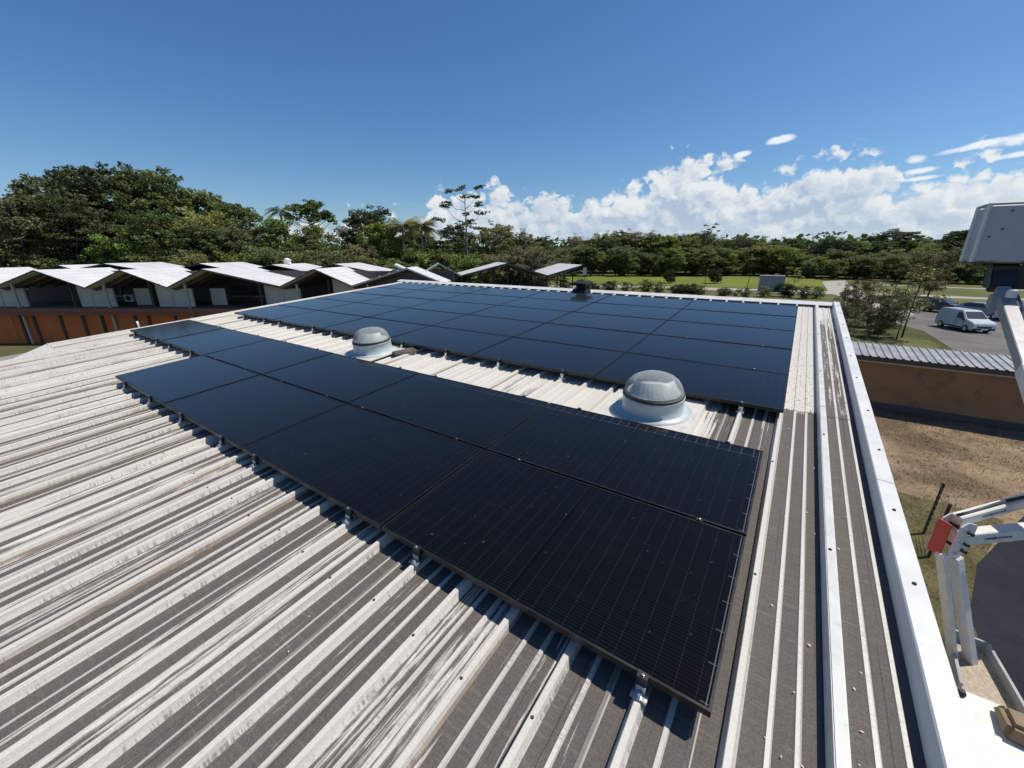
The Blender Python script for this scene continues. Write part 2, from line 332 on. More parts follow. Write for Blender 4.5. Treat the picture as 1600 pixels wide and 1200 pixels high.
# ------------------------------------------------------------------ mesh helpers
class MB:
    def __init__(s): s.v = []; s.f = []; s.mi = []
    def quad(s, *p):
        i = len(s.v); s.v += [tuple(q) for q in p]; s.f.append(tuple(range(i, i + len(p))))
    def box(s, a, b):
        x0, y0, z0 = a; x1, y1, z1 = b; i = len(s.v)
        s.v += [(x0, y0, z0), (x1, y0, z0), (x1, y1, z0), (x0, y1, z0), (x0, y0, z1), (x1, y0, z1), (x1, y1, z1), (x0, y1, z1)]
        s.f += [tuple(i + k for k in q) for q in ((0, 3, 2, 1), (4, 5, 6, 7), (0, 1, 5, 4), (1, 2, 6, 5), (2, 3, 7, 6), (3, 0, 4, 7))]
        return s
    def hexa(s, lo, hi):
        i = len(s.v); s.v += [tuple(p) for p in lo] + [tuple(p) for p in hi]; n = len(lo)
        s.f += [tuple(i + k for k in reversed(range(n))), tuple(i + n + k for k in range(n))]
        s.f += [(i + k, i + (k + 1) % n, i + n + (k + 1) % n, i + n + k) for k in range(n)]
        return s
    def beam(s, p0, p1, wd, ht, up=(0, 0, 1), w1=None, h1=None):
        p0 = Vector(p0); p1 = Vector(p1); d = (p1 - p0).normalized(); a = d.cross(Vector(up))
        if a.length < 1e-4: a = d.cross(Vector((1, 0, 0)))
        a.normalize(); b_ = a.cross(d).normalized(); w1 = wd if w1 is None else w1; h1 = ht if h1 is None else h1
        L = [p0 + a * wd / 2 * i + b_ * ht / 2 * j for i, j in ((-1, -1), (1, -1), (1, 1), (-1, 1))]
        H = [p1 + a * w1 / 2 * i + b_ * h1 / 2 * j for i, j in ((-1, -1), (1, -1), (1, 1), (-1, 1))]
        return s.hexa(L, H)
    def tube(s, pts, rad, n=6):
        pts = [Vector(p) for p in pts]; i0 = len(s.v); rad = rad if isinstance(rad, (list, tuple)) else [rad] * len(pts)
        for k, p in enumerate(pts):
            d = (pts[min(k + 1, len(pts) - 1)] - pts[max(k - 1, 0)]).normalized()
            a = d.cross(Vector((0.31, .9, .3))).normalized(); b_ = d.cross(a)
            for q in range(n):
                t_ = 2 * math.pi * q / n; s.v.append(tuple(p + (a * math.cos(t_) + b_ * math.sin(t_)) * rad[k]))
        for k in range(len(pts) - 1):
            for q in range(n):
                s.f.append((i0 + k * n + q, i0 + k * n + (q + 1) % n, i0 + (k + 1) * n + (q + 1) % n, i0 + (k + 1) * n + q))
        s.f.append(tuple(i0 + q for q in reversed(range(n)))); s.f.append(tuple(i0 + (len(pts) - 1) * n + q for q in range(n)))
        return s
    def lathe(s, prof, n=40, c=(0, 0, 0), cap=True):
        i0 = len(s.v)
        for r_, z_ in prof:
            for q in range(n):
                t_ = 2 * math.pi * q / n; s.v.append((c[0] + r_ * math.cos(t_), c[1] + r_ * math.sin(t_), c[2] + z_))
        for k in range(len(prof) - 1):
            for q in range(n):
                s.f.append((i0 + k * n + q, i0 + k * n + (q + 1) % n, i0 + (k + 1) * n + (q + 1) % n, i0 + (k + 1) * n + q))
        if cap: s.f.append(tuple(i0 + (len(prof) - 1) * n + q for q in range(n)))
        return s
    def mesh(s, name, m, smooth=False):
        me = bpy.data.meshes.new(name); me.from_pydata(s.v, [], s.f); me.update()
        if m is not None: me.materials.append(m)
        if smooth: me.polygons.foreach_set('use_smooth', [True] * len(me.polygons))
        return me
    def build(s, name, m, parent=None, smooth=False, bevel=0.0):
        me = s.mesh(name, m, smooth)
        if bevel:
            bm = bmesh.new(); bm.from_mesh(me)
            bmesh.ops.bevel(bm, geom=[e for e in bm.edges if e.is_manifold and e.calc_face_angle(0) > .5], offset=bevel, segments=2, affect='EDGES', clamp_overlap=True)
            bm.to_mesh(me); bm.free()
        return link(name, me, parent)
def link(name, me, parent=None):
    o = bpy.data.objects.new(name, me); col.objects.link(o)
    if parent is not None: o.parent = parent
    return o
def empty(name, loc=(0, 0, 0), rot=(0, 0, 0)):
    o = bpy.data.objects.new(name, None); col.objects.link(o); o.location = loc; o.rotation_euler = rot; o.empty_display_size = .2; return o
def tag(o, label, cat, group=None):
    o['label'] = label; o['category'] = cat
    if group: o['group'] = group
    return o
def kind(o, k): o['kind'] = k; return o
def copy_tree(o, parent=None):
    c = o.copy(); col.objects.link(c); c.parent = parent
    for ch in list(o.children): copy_tree(ch, c)
    return c
def RW(x, y, z=0.0):                      # roof units -> world metres
    x, y, z = x * S, y * S, z * S
    return Vector((x, y * math.cos(SL) - z * math.sin(SL), ZO + y * math.sin(SL) + z * math.cos(SL)))
NTH = ['first', 'second', 'third', 'fourth', 'fifth', 'sixth', 'seventh', 'eighth', 'ninth', 'tenth', 'eleventh', 'twelfth', 'thirteenth', 'fourteenth', 'fifteenth', 'sixteenth']
def ORD(n): return ['first', 'second', 'third', 'fourth', 'fifth', 'sixth'][n]
def plan(name, pts, z, m):
    mb = MB(); mb.quad(*[(x, y, z) for x, y in pts]); o = mb.build(name, m); 
    if o.data.polygons[0].normal.z < 0: o.data.flip_normals()
    return kind(o, 'structure')

# ------------------------------------------------------------------ ground, paths, lawns
mb = MB(); mb.quad((-2500, -2500, 0), (2500, -2500, 0), (2500, 2500, 0), (-2500, 2500, 0)); kind(mb.build('ground', M['ground']), 'structure')
plan('lawn', [(-75, 95), (-45, 128), (-8, 133), (5, 132), (4.6, 92), (-15, 88.5), (-41, 84), (-55, 72)], .004, M['lawn'])
plan('dull_lawn', [(10.5, 134), (60, 128), (60, 78), (28, 74), (13, 76), (10.3, 95), (9.8, 118)], .004, M['drylawn'])
plan('near_lawn', [(-42, 66), (-39, 61), (-24, 76), (-5, 75), (7, 79), (7, 64), (-10, 55), (-40, 45)], .004, M['drylawn'])
plan('small_grass_patch', [(6.9, 34), (8.7, 34), (9.2, 41), (7.4, 42)], .006, M['drylawn'])
plan('cross_path', [(-48, 66), (-43.0, 71.0), (-32.6, 81.7), (-14.4, 86.0), (7.1, 90.4), (24, 90), (60, 100), (60, 97.5), (25, 86.6), (8.3, 84.3), (-5.2, 80.0), (-24.4, 79.6), (-39.1, 65)], .008, M['concrete'])
plan('path', [(4.9, 118), (5.3, 123), (9.8, 130), (9.7, 97.9), (10.6, 70.0), (13.2, 61.9), (10.1, 48.7), (7.5, 53.1), (7.7, 73.2), (4.9, 84)], .012, M['concrete'])
plan('far_path', [(12, 116), (60, 112), (60, 109.5), (12, 113.6)], .012, M['concrete'])
plan('parking_lot', [(8.2, 50.5), (12.1, 62.2), (17, 68), (34, 73), (60, 74), (60, 25), (9.6, 25), (9.6, 46)], .016, M['asphalt'])
plan('dry_yard', [(.6, -8), (.6, 20.4), (40, 20.4), (40, -8)], .004, M['drydirt'])
plan('weedy_strip', [(.7, 1), (.7, 13.0), (3.2, 12.6), (5.2, 12.4), (4.4, 10.4), (3.6, 1)], .008, M['weeds'])
plan('dark_yard', [(3.25, -8), (3.6, 8), (4.15, 9.9), (6.4, 14.4), (9, 16.4), (40, 17), (40, -8)], .012, M['darkground'])  # flat near-black patch laid over the right of the dry yard

# ------------------------------------------------------------------ our building
P = .2996 * S; PANZ = -.134; RIBH = .047
bld = tag(empty('industrial_building', (0, 0, 0)), 'building under the camera with a ribbed white metal roof streaked with grime', 'building')
mb = MB()
x0, x1, y0, y1 = -12.55, .72, -9.0, 9.35
def roofz(y, z=PANZ): return ZO + y * math.tan(SL) + z
for a, b_ in (((x0, y0), (x1, y0)), ((x1, y0), (x1, y1)), ((x1, y1), (x0, y1)), ((x0, y1), (x0, y0))):
    mb.quad((a[0], a[1], 0), (b_[0], b_[1], 0), (b_[0], b_[1], roofz(b_[1], -.22)), (a[0], a[1], roofz(a[1], -.22)))
mb.build('wall', M['wallwhite'], bld)
def sheet_mesh(xc, nrib, ya, yb, xend=None, xstart=None, lift=0.0):
    """ribbed sheet: nrib ribs centred on xc, xc+P, ... ; flats with two stiffeners each"""
    pr = []                                     # (x, z, grime of the face that follows)
    hb, ht = .029, .0115
    for i in range(nrib):
        c = xc + i * P
        pr += [(c - hb, 0, .30), (c - ht - .003, RIBH - .004, .05), (c - ht, RIBH, .05), (c + ht, RIBH, .05), (c + ht + .003, RIBH - .004, .12), (c + ht + .009, RIBH * .45, .42), (c + hb, 0, 1)]
        w_ = P - 2 * hb; e = c + hb
        for q in (.333, .667):
            k = e + w_ * q
            gq = random.Random(int((c + 30) * 977 + q * 10)).choice((.25, .5, .8, .95)) if c < .0 else .12
            pr += [(k - .014, 0, .75), (k - .008, .0075, gq), (k + .008, .0075, .6), (k + .014, 0, 1)]
    pr.append((xc + nrib * P - hb, 0, 1))
    if xend is not None: pr = [p for p in pr if p[0] < xend] + [(xend, 0, 1)]
    if xstart is not None: pr = [(xstart, 0, 1)] + pr
    v = []; f = []; gr = []; tone = []
    ys = np.linspace(ya, yb, 3)
    for y in ys:
        for x, z, _ in pr: v.append((x, y, PANZ + z + lift))
    n = len(pr)
    for j in range(len(ys) - 1):
        for i in range(n - 1):
            f.append((j * n + i, j * n + i + 1, (j + 1) * n + i + 1, (j + 1) * n + i)); gr.append(pr[i][2])
            rib = math.floor((0.5 * (pr[i][0] + pr[i + 1][0]) - xc) / (P / 3) + .25)
            tone.append(2.0 if abs(pr[i][0] - (xc + P * (1 if nrib > 1 else 0) + ht + .009)) < .001 and random.Random(int(xc * 77)).random() < .75 else random.Random(int((xc + 40) * 31) * 100 + rib).random())
    # lower lip of the sheet
    me = bpy.data.meshes.new('roof_sheet'); me.from_pydata(v, [], f); me.update(); me.materials.append(M['sheet'])
    a = me.attributes.new('grime', 'FLOAT', 'FACE'); a.data.foreach_set('value', gr)
    a = me.attributes.new('tone', 'FLOAT', 'FACE'); a.data.foreach_set('value', tone)
    return me
def rib_x(k): return (.063 - .2996 * k) * S
def on_roof(o): o.rotation_euler = (SL, 0, 0); o.location = (0, 0, ZO); return o
YM = 3.10 * S
for ya, yb, lift in ((-9.0, YM + .05, 0.0), (YM, 8.36 * S, .004)):
    for j in range(13):
        kk = 1 if j == 0 else 1 + 3 * j
        xs = rib_x(kk)
        y_a = ya if j < 12 or lift else -.05
        me = sheet_mesh(xs, 3, y_a, yb, xend=.60 * S if j == 0 else None, lift=lift)
        sh = on_roof(link('roof_sheet', me, bld))
        if lift:                                # turned lip of the overlapping course
            mbx = MB(); w_ = (.60 * S if j == 0 else xs + 3 * P - .029) - (xs - .029)
            for i in range(3):
                c = xs + i * P
                if c < .60 * S: MB().lathe([(.008, 0), (.008, .003), (.004, .007)], 8, (c, YM + .09, PANZ + RIBH + lift)).build('screw', M['screw'], sh)
mb = MB(); xl = rib_x(37) - .029
mb.box((xl - .17, -.05, PANZ - .03), (xl - .002, 8.36 * S, PANZ + .028)); on_roof(mb.build('verge_trim', M['sheet'], bld))
mb = MB(); xl2 = rib_x(34) - .029
mb.hexa([(xl - .17, -.052, PANZ - .03), (xl2 - .003, -.7, PANZ - .03), (xl2 - .003, -.052, PANZ - .03)], [(xl - .17, -.052, PANZ + .02), (xl2 - .003, -.7, PANZ + .02), (xl2 - .003, -.052, PANZ + .02)])
on_roof(mb.build('verge_trim', M['sheet'], bld))
mb = MB(); mb.box((xl2 - .5, -9, PANZ - .30), (xl2 - .003, -.55, PANZ - .05)); on_roof(mb.build('gutter', M['galv'], bld))
# raised cover strip over the rib nearest the parapet, in lengths
ck = rib_x(-1)
for ya, yb in ((-9, -2.6), (-2.598, YM + .06), (YM + .062, 8.30 * S)):
    mb = MB(); mb.hexa([(ck - .036, ya, PANZ + .001), (ck + .036, ya, PANZ + .001), (ck + .036, yb, PANZ + .001), (ck - .036, yb, PANZ + .001)],
                       [(ck - .024, ya, PANZ + .078), (ck + .024, ya, PANZ + .078), (ck + .024, yb, PANZ + .078), (ck - .024, yb, PANZ + .078)])
    o = on_roof(mb.build('cover_strip', M['cover'], bld, bevel=.004))
    for q in range(3):
        yy = max(ya, -1.2) + (yb - max(ya, -1.2)) * (.2 + .33 * q)
        s_ = MB(); s_.lathe([(.009, 0), (.009, .003), (.005, .008)], 8, (ck - .004, yy, PANZ + .078)); s_.build('screw', M['screw'], o)
# parapet capping along the right verge, in lengths with lapped joints
xi, xo = .607 * S, .700 * S
joints = [-9, -6.6, -4.2, -1.5, .72, 1.98, 3.55, 5.25, 6.95, 8.47]
for i in range(len(joints) - 1):
    ya, yb = joints[i] * S + (.002 if i else 0), joints[i + 1] * S
    dz = .0015 * (i % 2)
    pr = [(xi - .010, PANZ + .002), (xi, PANZ + .105 + dz), (xi + .006, PANZ + .112 + dz), (xo - .004, PANZ + .104 + dz), (xo, PANZ + .098 + dz), (xo + .003, PANZ - .25)]
    mb = MB()
    for a, b_ in zip(pr, pr[1:]): mb.quad((a[0], ya, a[1]), (b_[0], ya, b_[1]), (b_[0], yb, b_[1]), (a[0], yb, a[1]))
    o = on_roof(mb.build('parapet_capping', M['flash'], bld))
    for q in range(2):
        s_ = MB(); yy = ya + (yb - ya) * (.28 + .47 * q)
        s_.lathe([(.010, 0), (.010, .003), (.006, .009)], 8, (xi + .045 + .01 * (i % 3), yy, PANZ + .109)); s_.build('screw', M['screw'], o)
# ridge flashing across the top edge, with the open rib ends showing under it
n_seg = 5; xa, xb = -12.62, xo
for i in range(n_seg):
    a = xa + (xb - xa) * i / n_seg; b_ = xa + (xb - xa) * (i + 1) / n_seg - .003
    yA, yB = 8.30 * S, 8.47 * S
    mb = MB()
    mb.hexa([(a, yA, PANZ + .052), (b_, yA, PANZ + .052), (b_, yB, PANZ + .060), (a, yB, PANZ + .060)], [(a, yA, PANZ + .056), (b_, yA, PANZ + .056), (b_, yB, PANZ + .092), (a, yB, PANZ + .092)])
    mb.box((a, yB, PANZ - .15), (b_, yB + .02, PANZ + .094))
    on_roof(mb.build('ridge_flashing', M['flash'], bld))
mb = MB(); mb.box((-12.55, 8.36 * S + .03, PANZ - .02), (xi - .015, 8.47 * S - .01, PANZ + .048)); on_roof(mb.build('ridge_closure', M['galv'], bld))

# ------------------------------------------------------------------ solar panels
FT = .035
def frame_mesh():
    mb = MB(); e = .011
    mb.box((0, 0, -FT), (PW, e, 0)); mb.box((0, PH - e, -FT), (PW, PH, 0)); mb.box((0, e, -FT), (e, PH - e, 0)); mb.box((PW - e, e, -FT), (PW, PH - e, 0))
    return mb.mesh('frame', M['frame'])
fm = frame_mesh()
mb = MB(); mb.quad((.011, .011, -.003), (PW - .011, .011, -.003), (PW - .011, PH - .011, -.003), (.011, PH - .011, -.003)); gm = mb.mesh('glass', M['glass'])
mb = MB(); mb.quad((.011, PH - .011, -.010), (PW - .011, PH - .011, -.010), (PW - .011, .011, -.010), (.011, .011, -.010)); bmh = mb.mesh('backsheet', M['rubber'])
mb = MB(); mb.box((-.020, -.002, -.001), (.020, .020, .004)); mb.lathe([(.006, 0), (.006, .009), (.004, .011)], 8, (0, .009, .004)); cm_mid = mb.mesh('clamp', M['frame'])
mb = MB(); mb.lathe([(.0065, .004), (.0065, .012), (.004, .013)], 8, (0, .009, .0)); bolt_m = mb.mesh('bolt', M['silver'])
# end clamp with its bracket on the rib
mb = MB(); mb.box((-.022, -.022, -.075), (.022, -.003, .003)); mb.box((-.022, -.022, .003), (.022, .008, .007)); cm_end = mb.mesh('clamp', M['darkmetal'])
mb = MB(); mb.box((-.034, -.055, -.090), (.034, .10, -.078)); mb.box((-.020, -.030, -.0775), (.020, .10, -FT - .001))
mb.lathe([(.011, 0), (.011, .012), (.007, .016)], 8, (.0, -.042, -.078)); br_m = mb.mesh('bracket', M['silver'])
mb = MB(); mb.box((-.020, 0, -.090), (.020, .30, -FT - .001)); rail_m = mb.mesh('rail', M['darkmetal'])
def rib_near(xw):
    k = round((.063 - xw / S) / .2996); return rib_x(k)
jit = random.Random(42)
def solar_panel(x, y, label, group, ribbon=0.0, edge_print=0.0, front=False, backclamp=True):
    loc = RW(x, y, 0)
    o = tag(empty('solar_panel', loc, (SL + R(jit.uniform(-.12, .12)), R(jit.uniform(-.10, .10)), 0)), label, 'solar panel', group)
    link('frame', fm, o); g_ = link('glass', gm, o); g_['ribbon'] = ribbon; g_['edge_print'] = edge_print; link('backsheet', bmh, o)
    for fx in (.22, .80):
        rx = rib_near(loc.x + PW * fx) - loc.x
        if front:
            c = link('clamp', cm_end, o); c.location = (rx, 0, 0); bo = link('bolt', bolt_m, c); bo.location = (0, -.020, .002)
            c = link('bracket', br_m, o); c.location = (rx, 0, 0)
        else:
            c = link('rail', rail_m, o); c.location = (rx, .0, 0)
        if backclamp:
            c = link('clamp', cm_mid, o); c.location = (rx, PH - .0, .0005); bo = link('bolt', bolt_m, c); bo.location = (0, 0, .002)
    return o
HP = .9882
for j, n in ((0, 4), (1, 6)):
    for i in range(n):
        side = ['nearest the parapet', 'second from the parapet', 'third from the parapet', 'fourth from the parapet', 'fifth from the parapet', 'at the far left end'][i]
        if j == 0 and i == 3: side = 'at the left end of that row'
        solar_panel(-(i + 1) * 1.742 + .009, j * HP + .009, 'black solar panel, %s row of front block, %s' % (['lower', 'upper'][j], side),
                    'solar panels of the front block', ribbon=(.75 if j == 1 else .0) if i else (1.25 if j == 1 else 0.0), edge_print=0.0 if i else 1.6, front=(j == 0 or i > 3), backclamp=True)
for j in range(5):
    for i in range(6):
        side = ['next to the parapet strip', 'second from the parapet', 'third from the parapet', 'fourth from the parapet', 'fifth from the parapet', 'at the far left end'][i]
        row = ['front row', 'second row', 'middle row', 'fourth row', 'ridge row'][j]
        solar_panel(.0805 - (i + 1) * 1.7349 + .009, 2.7852 + j * HP + .009, 'black solar panel, %s of rear block, %s' % (row, side), 'solar panels of the rear block',
                    ribbon=0.0, front=(j == 0), backclamp=(j < 4))

# ------------------------------------------------------------------ skylights and vent
def skylight(x, y, label, rot):
    o = tag(empty('domed_skylight', RW(x, y, -.12), (SL, 0, 0)), label, 'skylight', 'domed skylights on the roof')
    mb = MB(); mb.box((-.50, -.43, .046), (.44, .43, .052)); mb.build('flashing_plate', M['plate'], o)
    mb = MB(); mb.lathe([(.40, .0525), (.40, .058), (.33, .064), (.318, .075), (.310, .225), (.318, .232), (.305, .238)], 56, cap=True); mb.build('curb', M['curb'], o, smooth=True)
    mb = MB(); mb.lathe([(.306, .2385), (.312, .245), (.312, .262), (.300, .268)], 56); mb.build('gasket', M['rubber'], o)
    pr = [(.302, .269), (.298, .285), (.290, .315), (.275, .352), (.250, .392), (.215, .424), (.165, .450), (.10, .466), (.04, .472), (.004, .473)]
    mb = MB(); mb.lathe(pr, 56); mb.build('dome', M['acrylic'], o, smooth=True)
    # folded reflector inside the dome
    mb = MB(); rr = .262
    pts = [(rr * math.cos(R(a)), rr * math.sin(R(a))) for a in range(180, 361, 12)]
    tops = [(p[0] * .74, p[1] * .60 + .02) for p in pts]
    for (a, b_), (c, d_) in zip(zip(pts, pts[1:]), zip(tops, tops[1:])):
        mb.quad((a[0], a[1], .272), (b_[0], b_[1], .272), (d_[0], d_[1], .405), (c[0], c[1], .405))
    ob = mb.build('reflector', M['reflector'], o); ob.rotation_euler = (0, 0, rot)
    mb = MB(); mb.lathe([(.27, .271), (.20, .275), (.02, .277)], 40); mb.build('tube_mouth', M['reflector'], o); o.scale = (.96, .96, .92)
    return o
skylight(-.925, 2.45, 'clear domed skylight on a pale round curb near the parapet', R(35))
skylight(-5.0, 2.46, 'clear domed skylight on a pale round curb further left, with a dark tile beside it', R(10))
mb = MB(); mb.hexa([(-.10, -.19, 0), (.10, -.19, 0), (.10, .19, 0), (-.10, .19, 0)], [(-.08, -.17, .035), (.09, -.18, .03), (.08, .17, .04), (-.09, .16, .035)])
o = mb.build('roof_tile_scrap', M['bark'], bevel=.008); o.location = RW(-4.50, 2.62, -.075); o.rotation_euler = (SL, 0, R(-25)); tag(o, 'dark weathered scrap lying beside the left skylight', 'scrap')
v = tag(empty('roof_vent', RW(-4.28, 8.02, -.12), (SL, 0, 0)), 'black capped roof vent standing by the ridge behind the rear panels', 'vent')
mb = MB(); mb.hexa([(-.20, -.20, .03), (.20, -.20, .03), (.20, .20, .03), (-.20, .20, .03)], [(-.18, -.18, .22), (.18, -.18, .22), (.18, .18, .22), (-.18, .18, .22)]); mb.build('base_box', M['blackplastic'], v, bevel=.01)
mb = MB(); mb.lathe([(.14, .2205), (.14, .34)], 24); mb.build('neck', M['blackplastic'], v, smooth=False)
mb = MB(); mb.hexa([(-.20, -.20, .341), (.20, -.20, .341), (.20, .20, .341), (-.20, .20, .341)], [(-.24, -.24, .41), (.24, -.24, .41), (.24, .24, .41), (-.24, .24, .41)])
mb.hexa([(-.24, -.24, .4105), (.24, -.24, .4105), (.24, .24, .4105), (-.24, .24, .4105)], [(-.20, -.20, .43), (.20, -.20, .43), (.20, .20, .43), (-.20, .20, .43)]); mb.build('cap', M['blackplastic'], v); v.scale = (1, 1, .86)
mb = MB()
for yy in (-4.2, -2.9, -1.6, -.35, .95, 2.25, 4.6, 5.9, 7.2, 8.5):
    for k in range(-1, 38):
        if k == -1: continue
        c = rib_x(k); jy = ((k * 37) % 11 - 5) * .006
        mb.lathe([(.008, 0), (.008, .002), (.0045, .006)], 6, (c + .003 * ((k * 7) % 3 - 1), yy + jy, PANZ + RIBH + (.004 if yy > YM else 0)))
o = on_roof(mb.build('screw_rows', M['screw'], bld)); kind(o, 'stuff')
# loose litter and crumbs on the sheets
rnd = random.Random(5); mb = MB()
for i in range(150):
    x = rnd.uniform(.10, .58) if rnd.random() < .6 else rnd.uniform(-6, .1); y = rnd.uniform(-.6, 8) if x > .1 else rnd.uniform(-1, 2.7)
    q = .004 + .007 * rnd.random(); a = rnd.random() * 6.3; z = -.12 + .003
    pts = [(x * S + q * math.cos(a + t_) * (1 if k % 2 else .5), y * S + q * math.sin(a + t_) * (1 if k % 2 else .5), PANZ + .006 + rnd.random() * .004) for k, t_ in enumerate((0, 1.57, 3.14, 4.71))]
    mb.quad(*pts)
o = on_roof(mb.build('leaf_litter', M['litter'])); kind(o, 'stuff'); tag(o, 'pale crumbs of leaf litter scattered over the roof sheets', 'litter')

# ------------------------------------------------------------------ folded-roof buildings on the left
def local_frame(name, dist):
    p = CAM + HD * dist; return empty(name, (p.x, p.y, 0), (0, 0, math.atan2(RT.y, RT.x)))
def roof_plate(mb, a, b_, v0, v1, th=.09, sk=0.0):
    (ua, za), (ub, zb) = a, b_
    k = sk * (v1 - v0)
    mb.hexa([(ua, v0, za - th), (ub, v0, zb - th), (ub + k, v1, zb - th), (ua + k, v1, za - th)], [(ua, v0, za), (ub, v0, zb), (ub + k, v1, zb), (ua + k, v1, za)])
def ribbed_plate(name, parent, a, b_, v0, v1, th, mtop, medge, sk=0.0):
    mb = MB(); roof_plate(mb, a, b_, v0, v1, th, sk); o = mb.build(name, mtop, parent)
    o.data.materials.append(medge)
    for p in o.data.polygons:
        if p.normal.z < .3: p.material_index = 1
    return o
fb = tag(local_frame('folded_roof_building', 28.0), 'long orange building with a row of white folded gable roofs, left of the panels', 'building')
zig = [(-38.6, 5.15), (-35.4, 4.0), (-32.17, 5.13), (-29.1, 3.99), (-26.37, 5.14), (-23.5, 4.02), (-20.86, 5.21), (-15.8, 4.09), (-13.28, 5.22), (-10.92, 4.14), (-7.1, 5.3), (-4.6, 4.3)]
for i in range(len(zig) - 1):
    right_slope = zig[i][1] > zig[i + 1][1]
    deep = 5.4 if i < 9 else 3.0
    o = ribbed_plate('roof_plate', fb, zig[i], zig[i + 1], 0, deep, .09, M['roofwhite'] if i < 9 else M['roofwhite'], M['fascia'] if i < 9 else M['greyedge'])
    # seams of the roofing and purlins under it
    for q in range(1, 6):
        t_ = q / 6; uu = zig[i][0] + (zig[i + 1][0] - zig[i][0]) * t_; zz = zig[i][1] + (zig[i + 1][1] - zig[i][1]) * t_
        mb = MB(); mb.box((uu - .02, .01, zz - .012), (uu + .02, deep - .02, zz + .025)); mb.build('seam', M['roofwhite'], o)
    for q in (.75, 1.75, 2.75, 3.9):
        if q > deep - .2: continue
        (ua, za), (ub, zb) = zig[i], zig[i + 1]
        mb = MB(); mb.hexa([(ua, q, za - .30), (ub, q, zb - .30), (ub, q + .10, zb - .30), (ua, q + .10, za - .30)], [(ua, q, za - .115), (ub, q, zb - .115), (ub, q + .10, zb - .115), (ua, q + .10, za - .115)]); mb.build('rafter', M['timber'], o)
    mb = MB(); (ua, za), (ub, zb) = zig[i], zig[i + 1]; roof_plate(mb, (ua, za - .092), (ub, zb - .092), .05, deep - .05, .018); mb.build('lining', M['soffit'], o)
valleys = [-35.4, -29.1, -23.5, -15.8, -10.92]
for i, vu in enumerate(valleys):
    zv = 4.0
    mb = MB(); mb.box((vu - 1.75, 1.1, 2.55), (vu + .75, 1.22, 3.84))
    mb.hexa([(vu - 1.75, 1.1, 3.8402), (vu, 1.1, 3.8402), (vu, 1.22, 3.8402), (vu - 1.75, 1.22, 3.8402)], [(vu - 1.75, 1.1, 4.50), (vu - .01, 1.1, 3.86), (vu - .01, 1.22, 3.86), (vu - 1.75, 1.22, 4.50)])
    mb.build('room_wall', M['cream'], fb)
    mb = MB(); mb.beam((vu + .98, .35, 0), (vu + .98, .35, 4.2), .12, .12, (0, 1, 0)); mb.build('column', M['post'], fb)
    mb = MB(); mb.beam((vu - 1.95, .9, 2.55), (vu - 1.95, .9, 4.45), .11, .11, (0, 1, 0)); mb.build('column', M['timber'], fb)
    # glazing and boards in the open bay to the right of this room
    nxt = valleys[i + 1] - 1.9 if i + 1 < len(valleys) else vu + 6
    wdt = nxt - (vu + .9)
    for q in range(3):
        a = vu + 1.0 + wdt * q / 3 + .15; b_ = vu + 1.0 + wdt * (q + 1) / 3 - .15
        mb = MB(); mb.box((a, 4.62, 3.0), (b_, 4.68, 3.75)); f_ = mb.build('window', M['window'], fb)
        mb = MB(); mb.box((a - .06, 4.60, 2.92), (b_ + .06, 4.64, 2.98)); mb.build('sill', M['post'], f_)
        mb = MB(); mb.box(((a + b_) / 2 - .03, 4.595, 2.99), ((a + b_) / 2 + .03, 4.615, 3.78)); mb.build('mullion', M['timber'], f_)
    if i in (1, 2):
        mb = MB(); mb.box((vu + 1.25, 2.2, 2.56), (vu + 2.35, 2.27, 3.75)); mb.build('door_panel', M['cream'], fb)
for uu in (-18.2, -30.6):
    mb = MB(); mb.box((uu, 4.2, 2.56), (uu + .75, 4.55, 3.1)); ac = mb.build('air_conditioner', M['white'], fb)
    mb = MB(); mb.lathe([(.20, 0), (.18, .01)], 18); q = mb.build('fan_grille', M['rubber'], ac); q.location = (uu + .3, 4.195, 2.83); q.rotation_euler = (R(90), 0, 0)
for i, vu in enumerate(valleys):
    mb = MB(); mb.tube([(vu + .02, .05, 3.86), (vu + .02, .30, 3.6), (vu + .02, .33, .1)], .035, 8); mb.build('downpipe', M['post'], fb, smooth=True)
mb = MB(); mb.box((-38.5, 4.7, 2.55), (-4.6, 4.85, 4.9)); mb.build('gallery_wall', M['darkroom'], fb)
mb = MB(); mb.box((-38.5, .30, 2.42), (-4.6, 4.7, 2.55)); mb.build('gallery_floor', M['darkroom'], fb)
mb = MB(); mb.box((-38.5, .0, 2.24), (-4.6, .28, 2.56)); mb.build('floor_edge', M['rust'], fb)
mb = MB(); mb.box((-38.5, -.06, 2.10), (-4.6, .32, 2.235)); mb.build('ledge', M['rust'], fb)
u = -38.5; rnd = random.Random(3); k = 0
while u < -4.7:
    wd = [1.35, 2.35, .95, 1.9, 1.6][k % 5]; k += 1; e = min(u + wd, -4.6)
    mb = MB(); mb.box((u + .09, .45, 0), (e - .09, .55, 2.095)); mb.build('cladding_panel', M['orange'], fb)
    mb = MB(); mb.box((e - .088, .38, 0), (e + .088, .54, 2.098)); mb.build('wall_post', M['timber'], fb)
    u = e
fb2 = tag(local_frame('folded_roof_building', 36.5), 'second row of white folded roofs rising just behind the orange building', 'building')
zig2 = [(u_q, z_q - .14) for u_q, z_q in [(-44, 4.5), (-39.6, 5.35), (-38.4, 5.0), (-35.6, 5.5), (-31.2, 4.75), (-27.3, 5.52), (-24.0, 4.8), (-21.0, 5.42), (-18.2, 4.85), (-15.5, 5.48), (-10.6, 4.5)]]
for i in range(len(zig2) - 1): ribbed_plate('roof_plate', fb2, zig2[i], zig2[i + 1], 0, 6, .10, M['roofwhite'], M['fascia'])
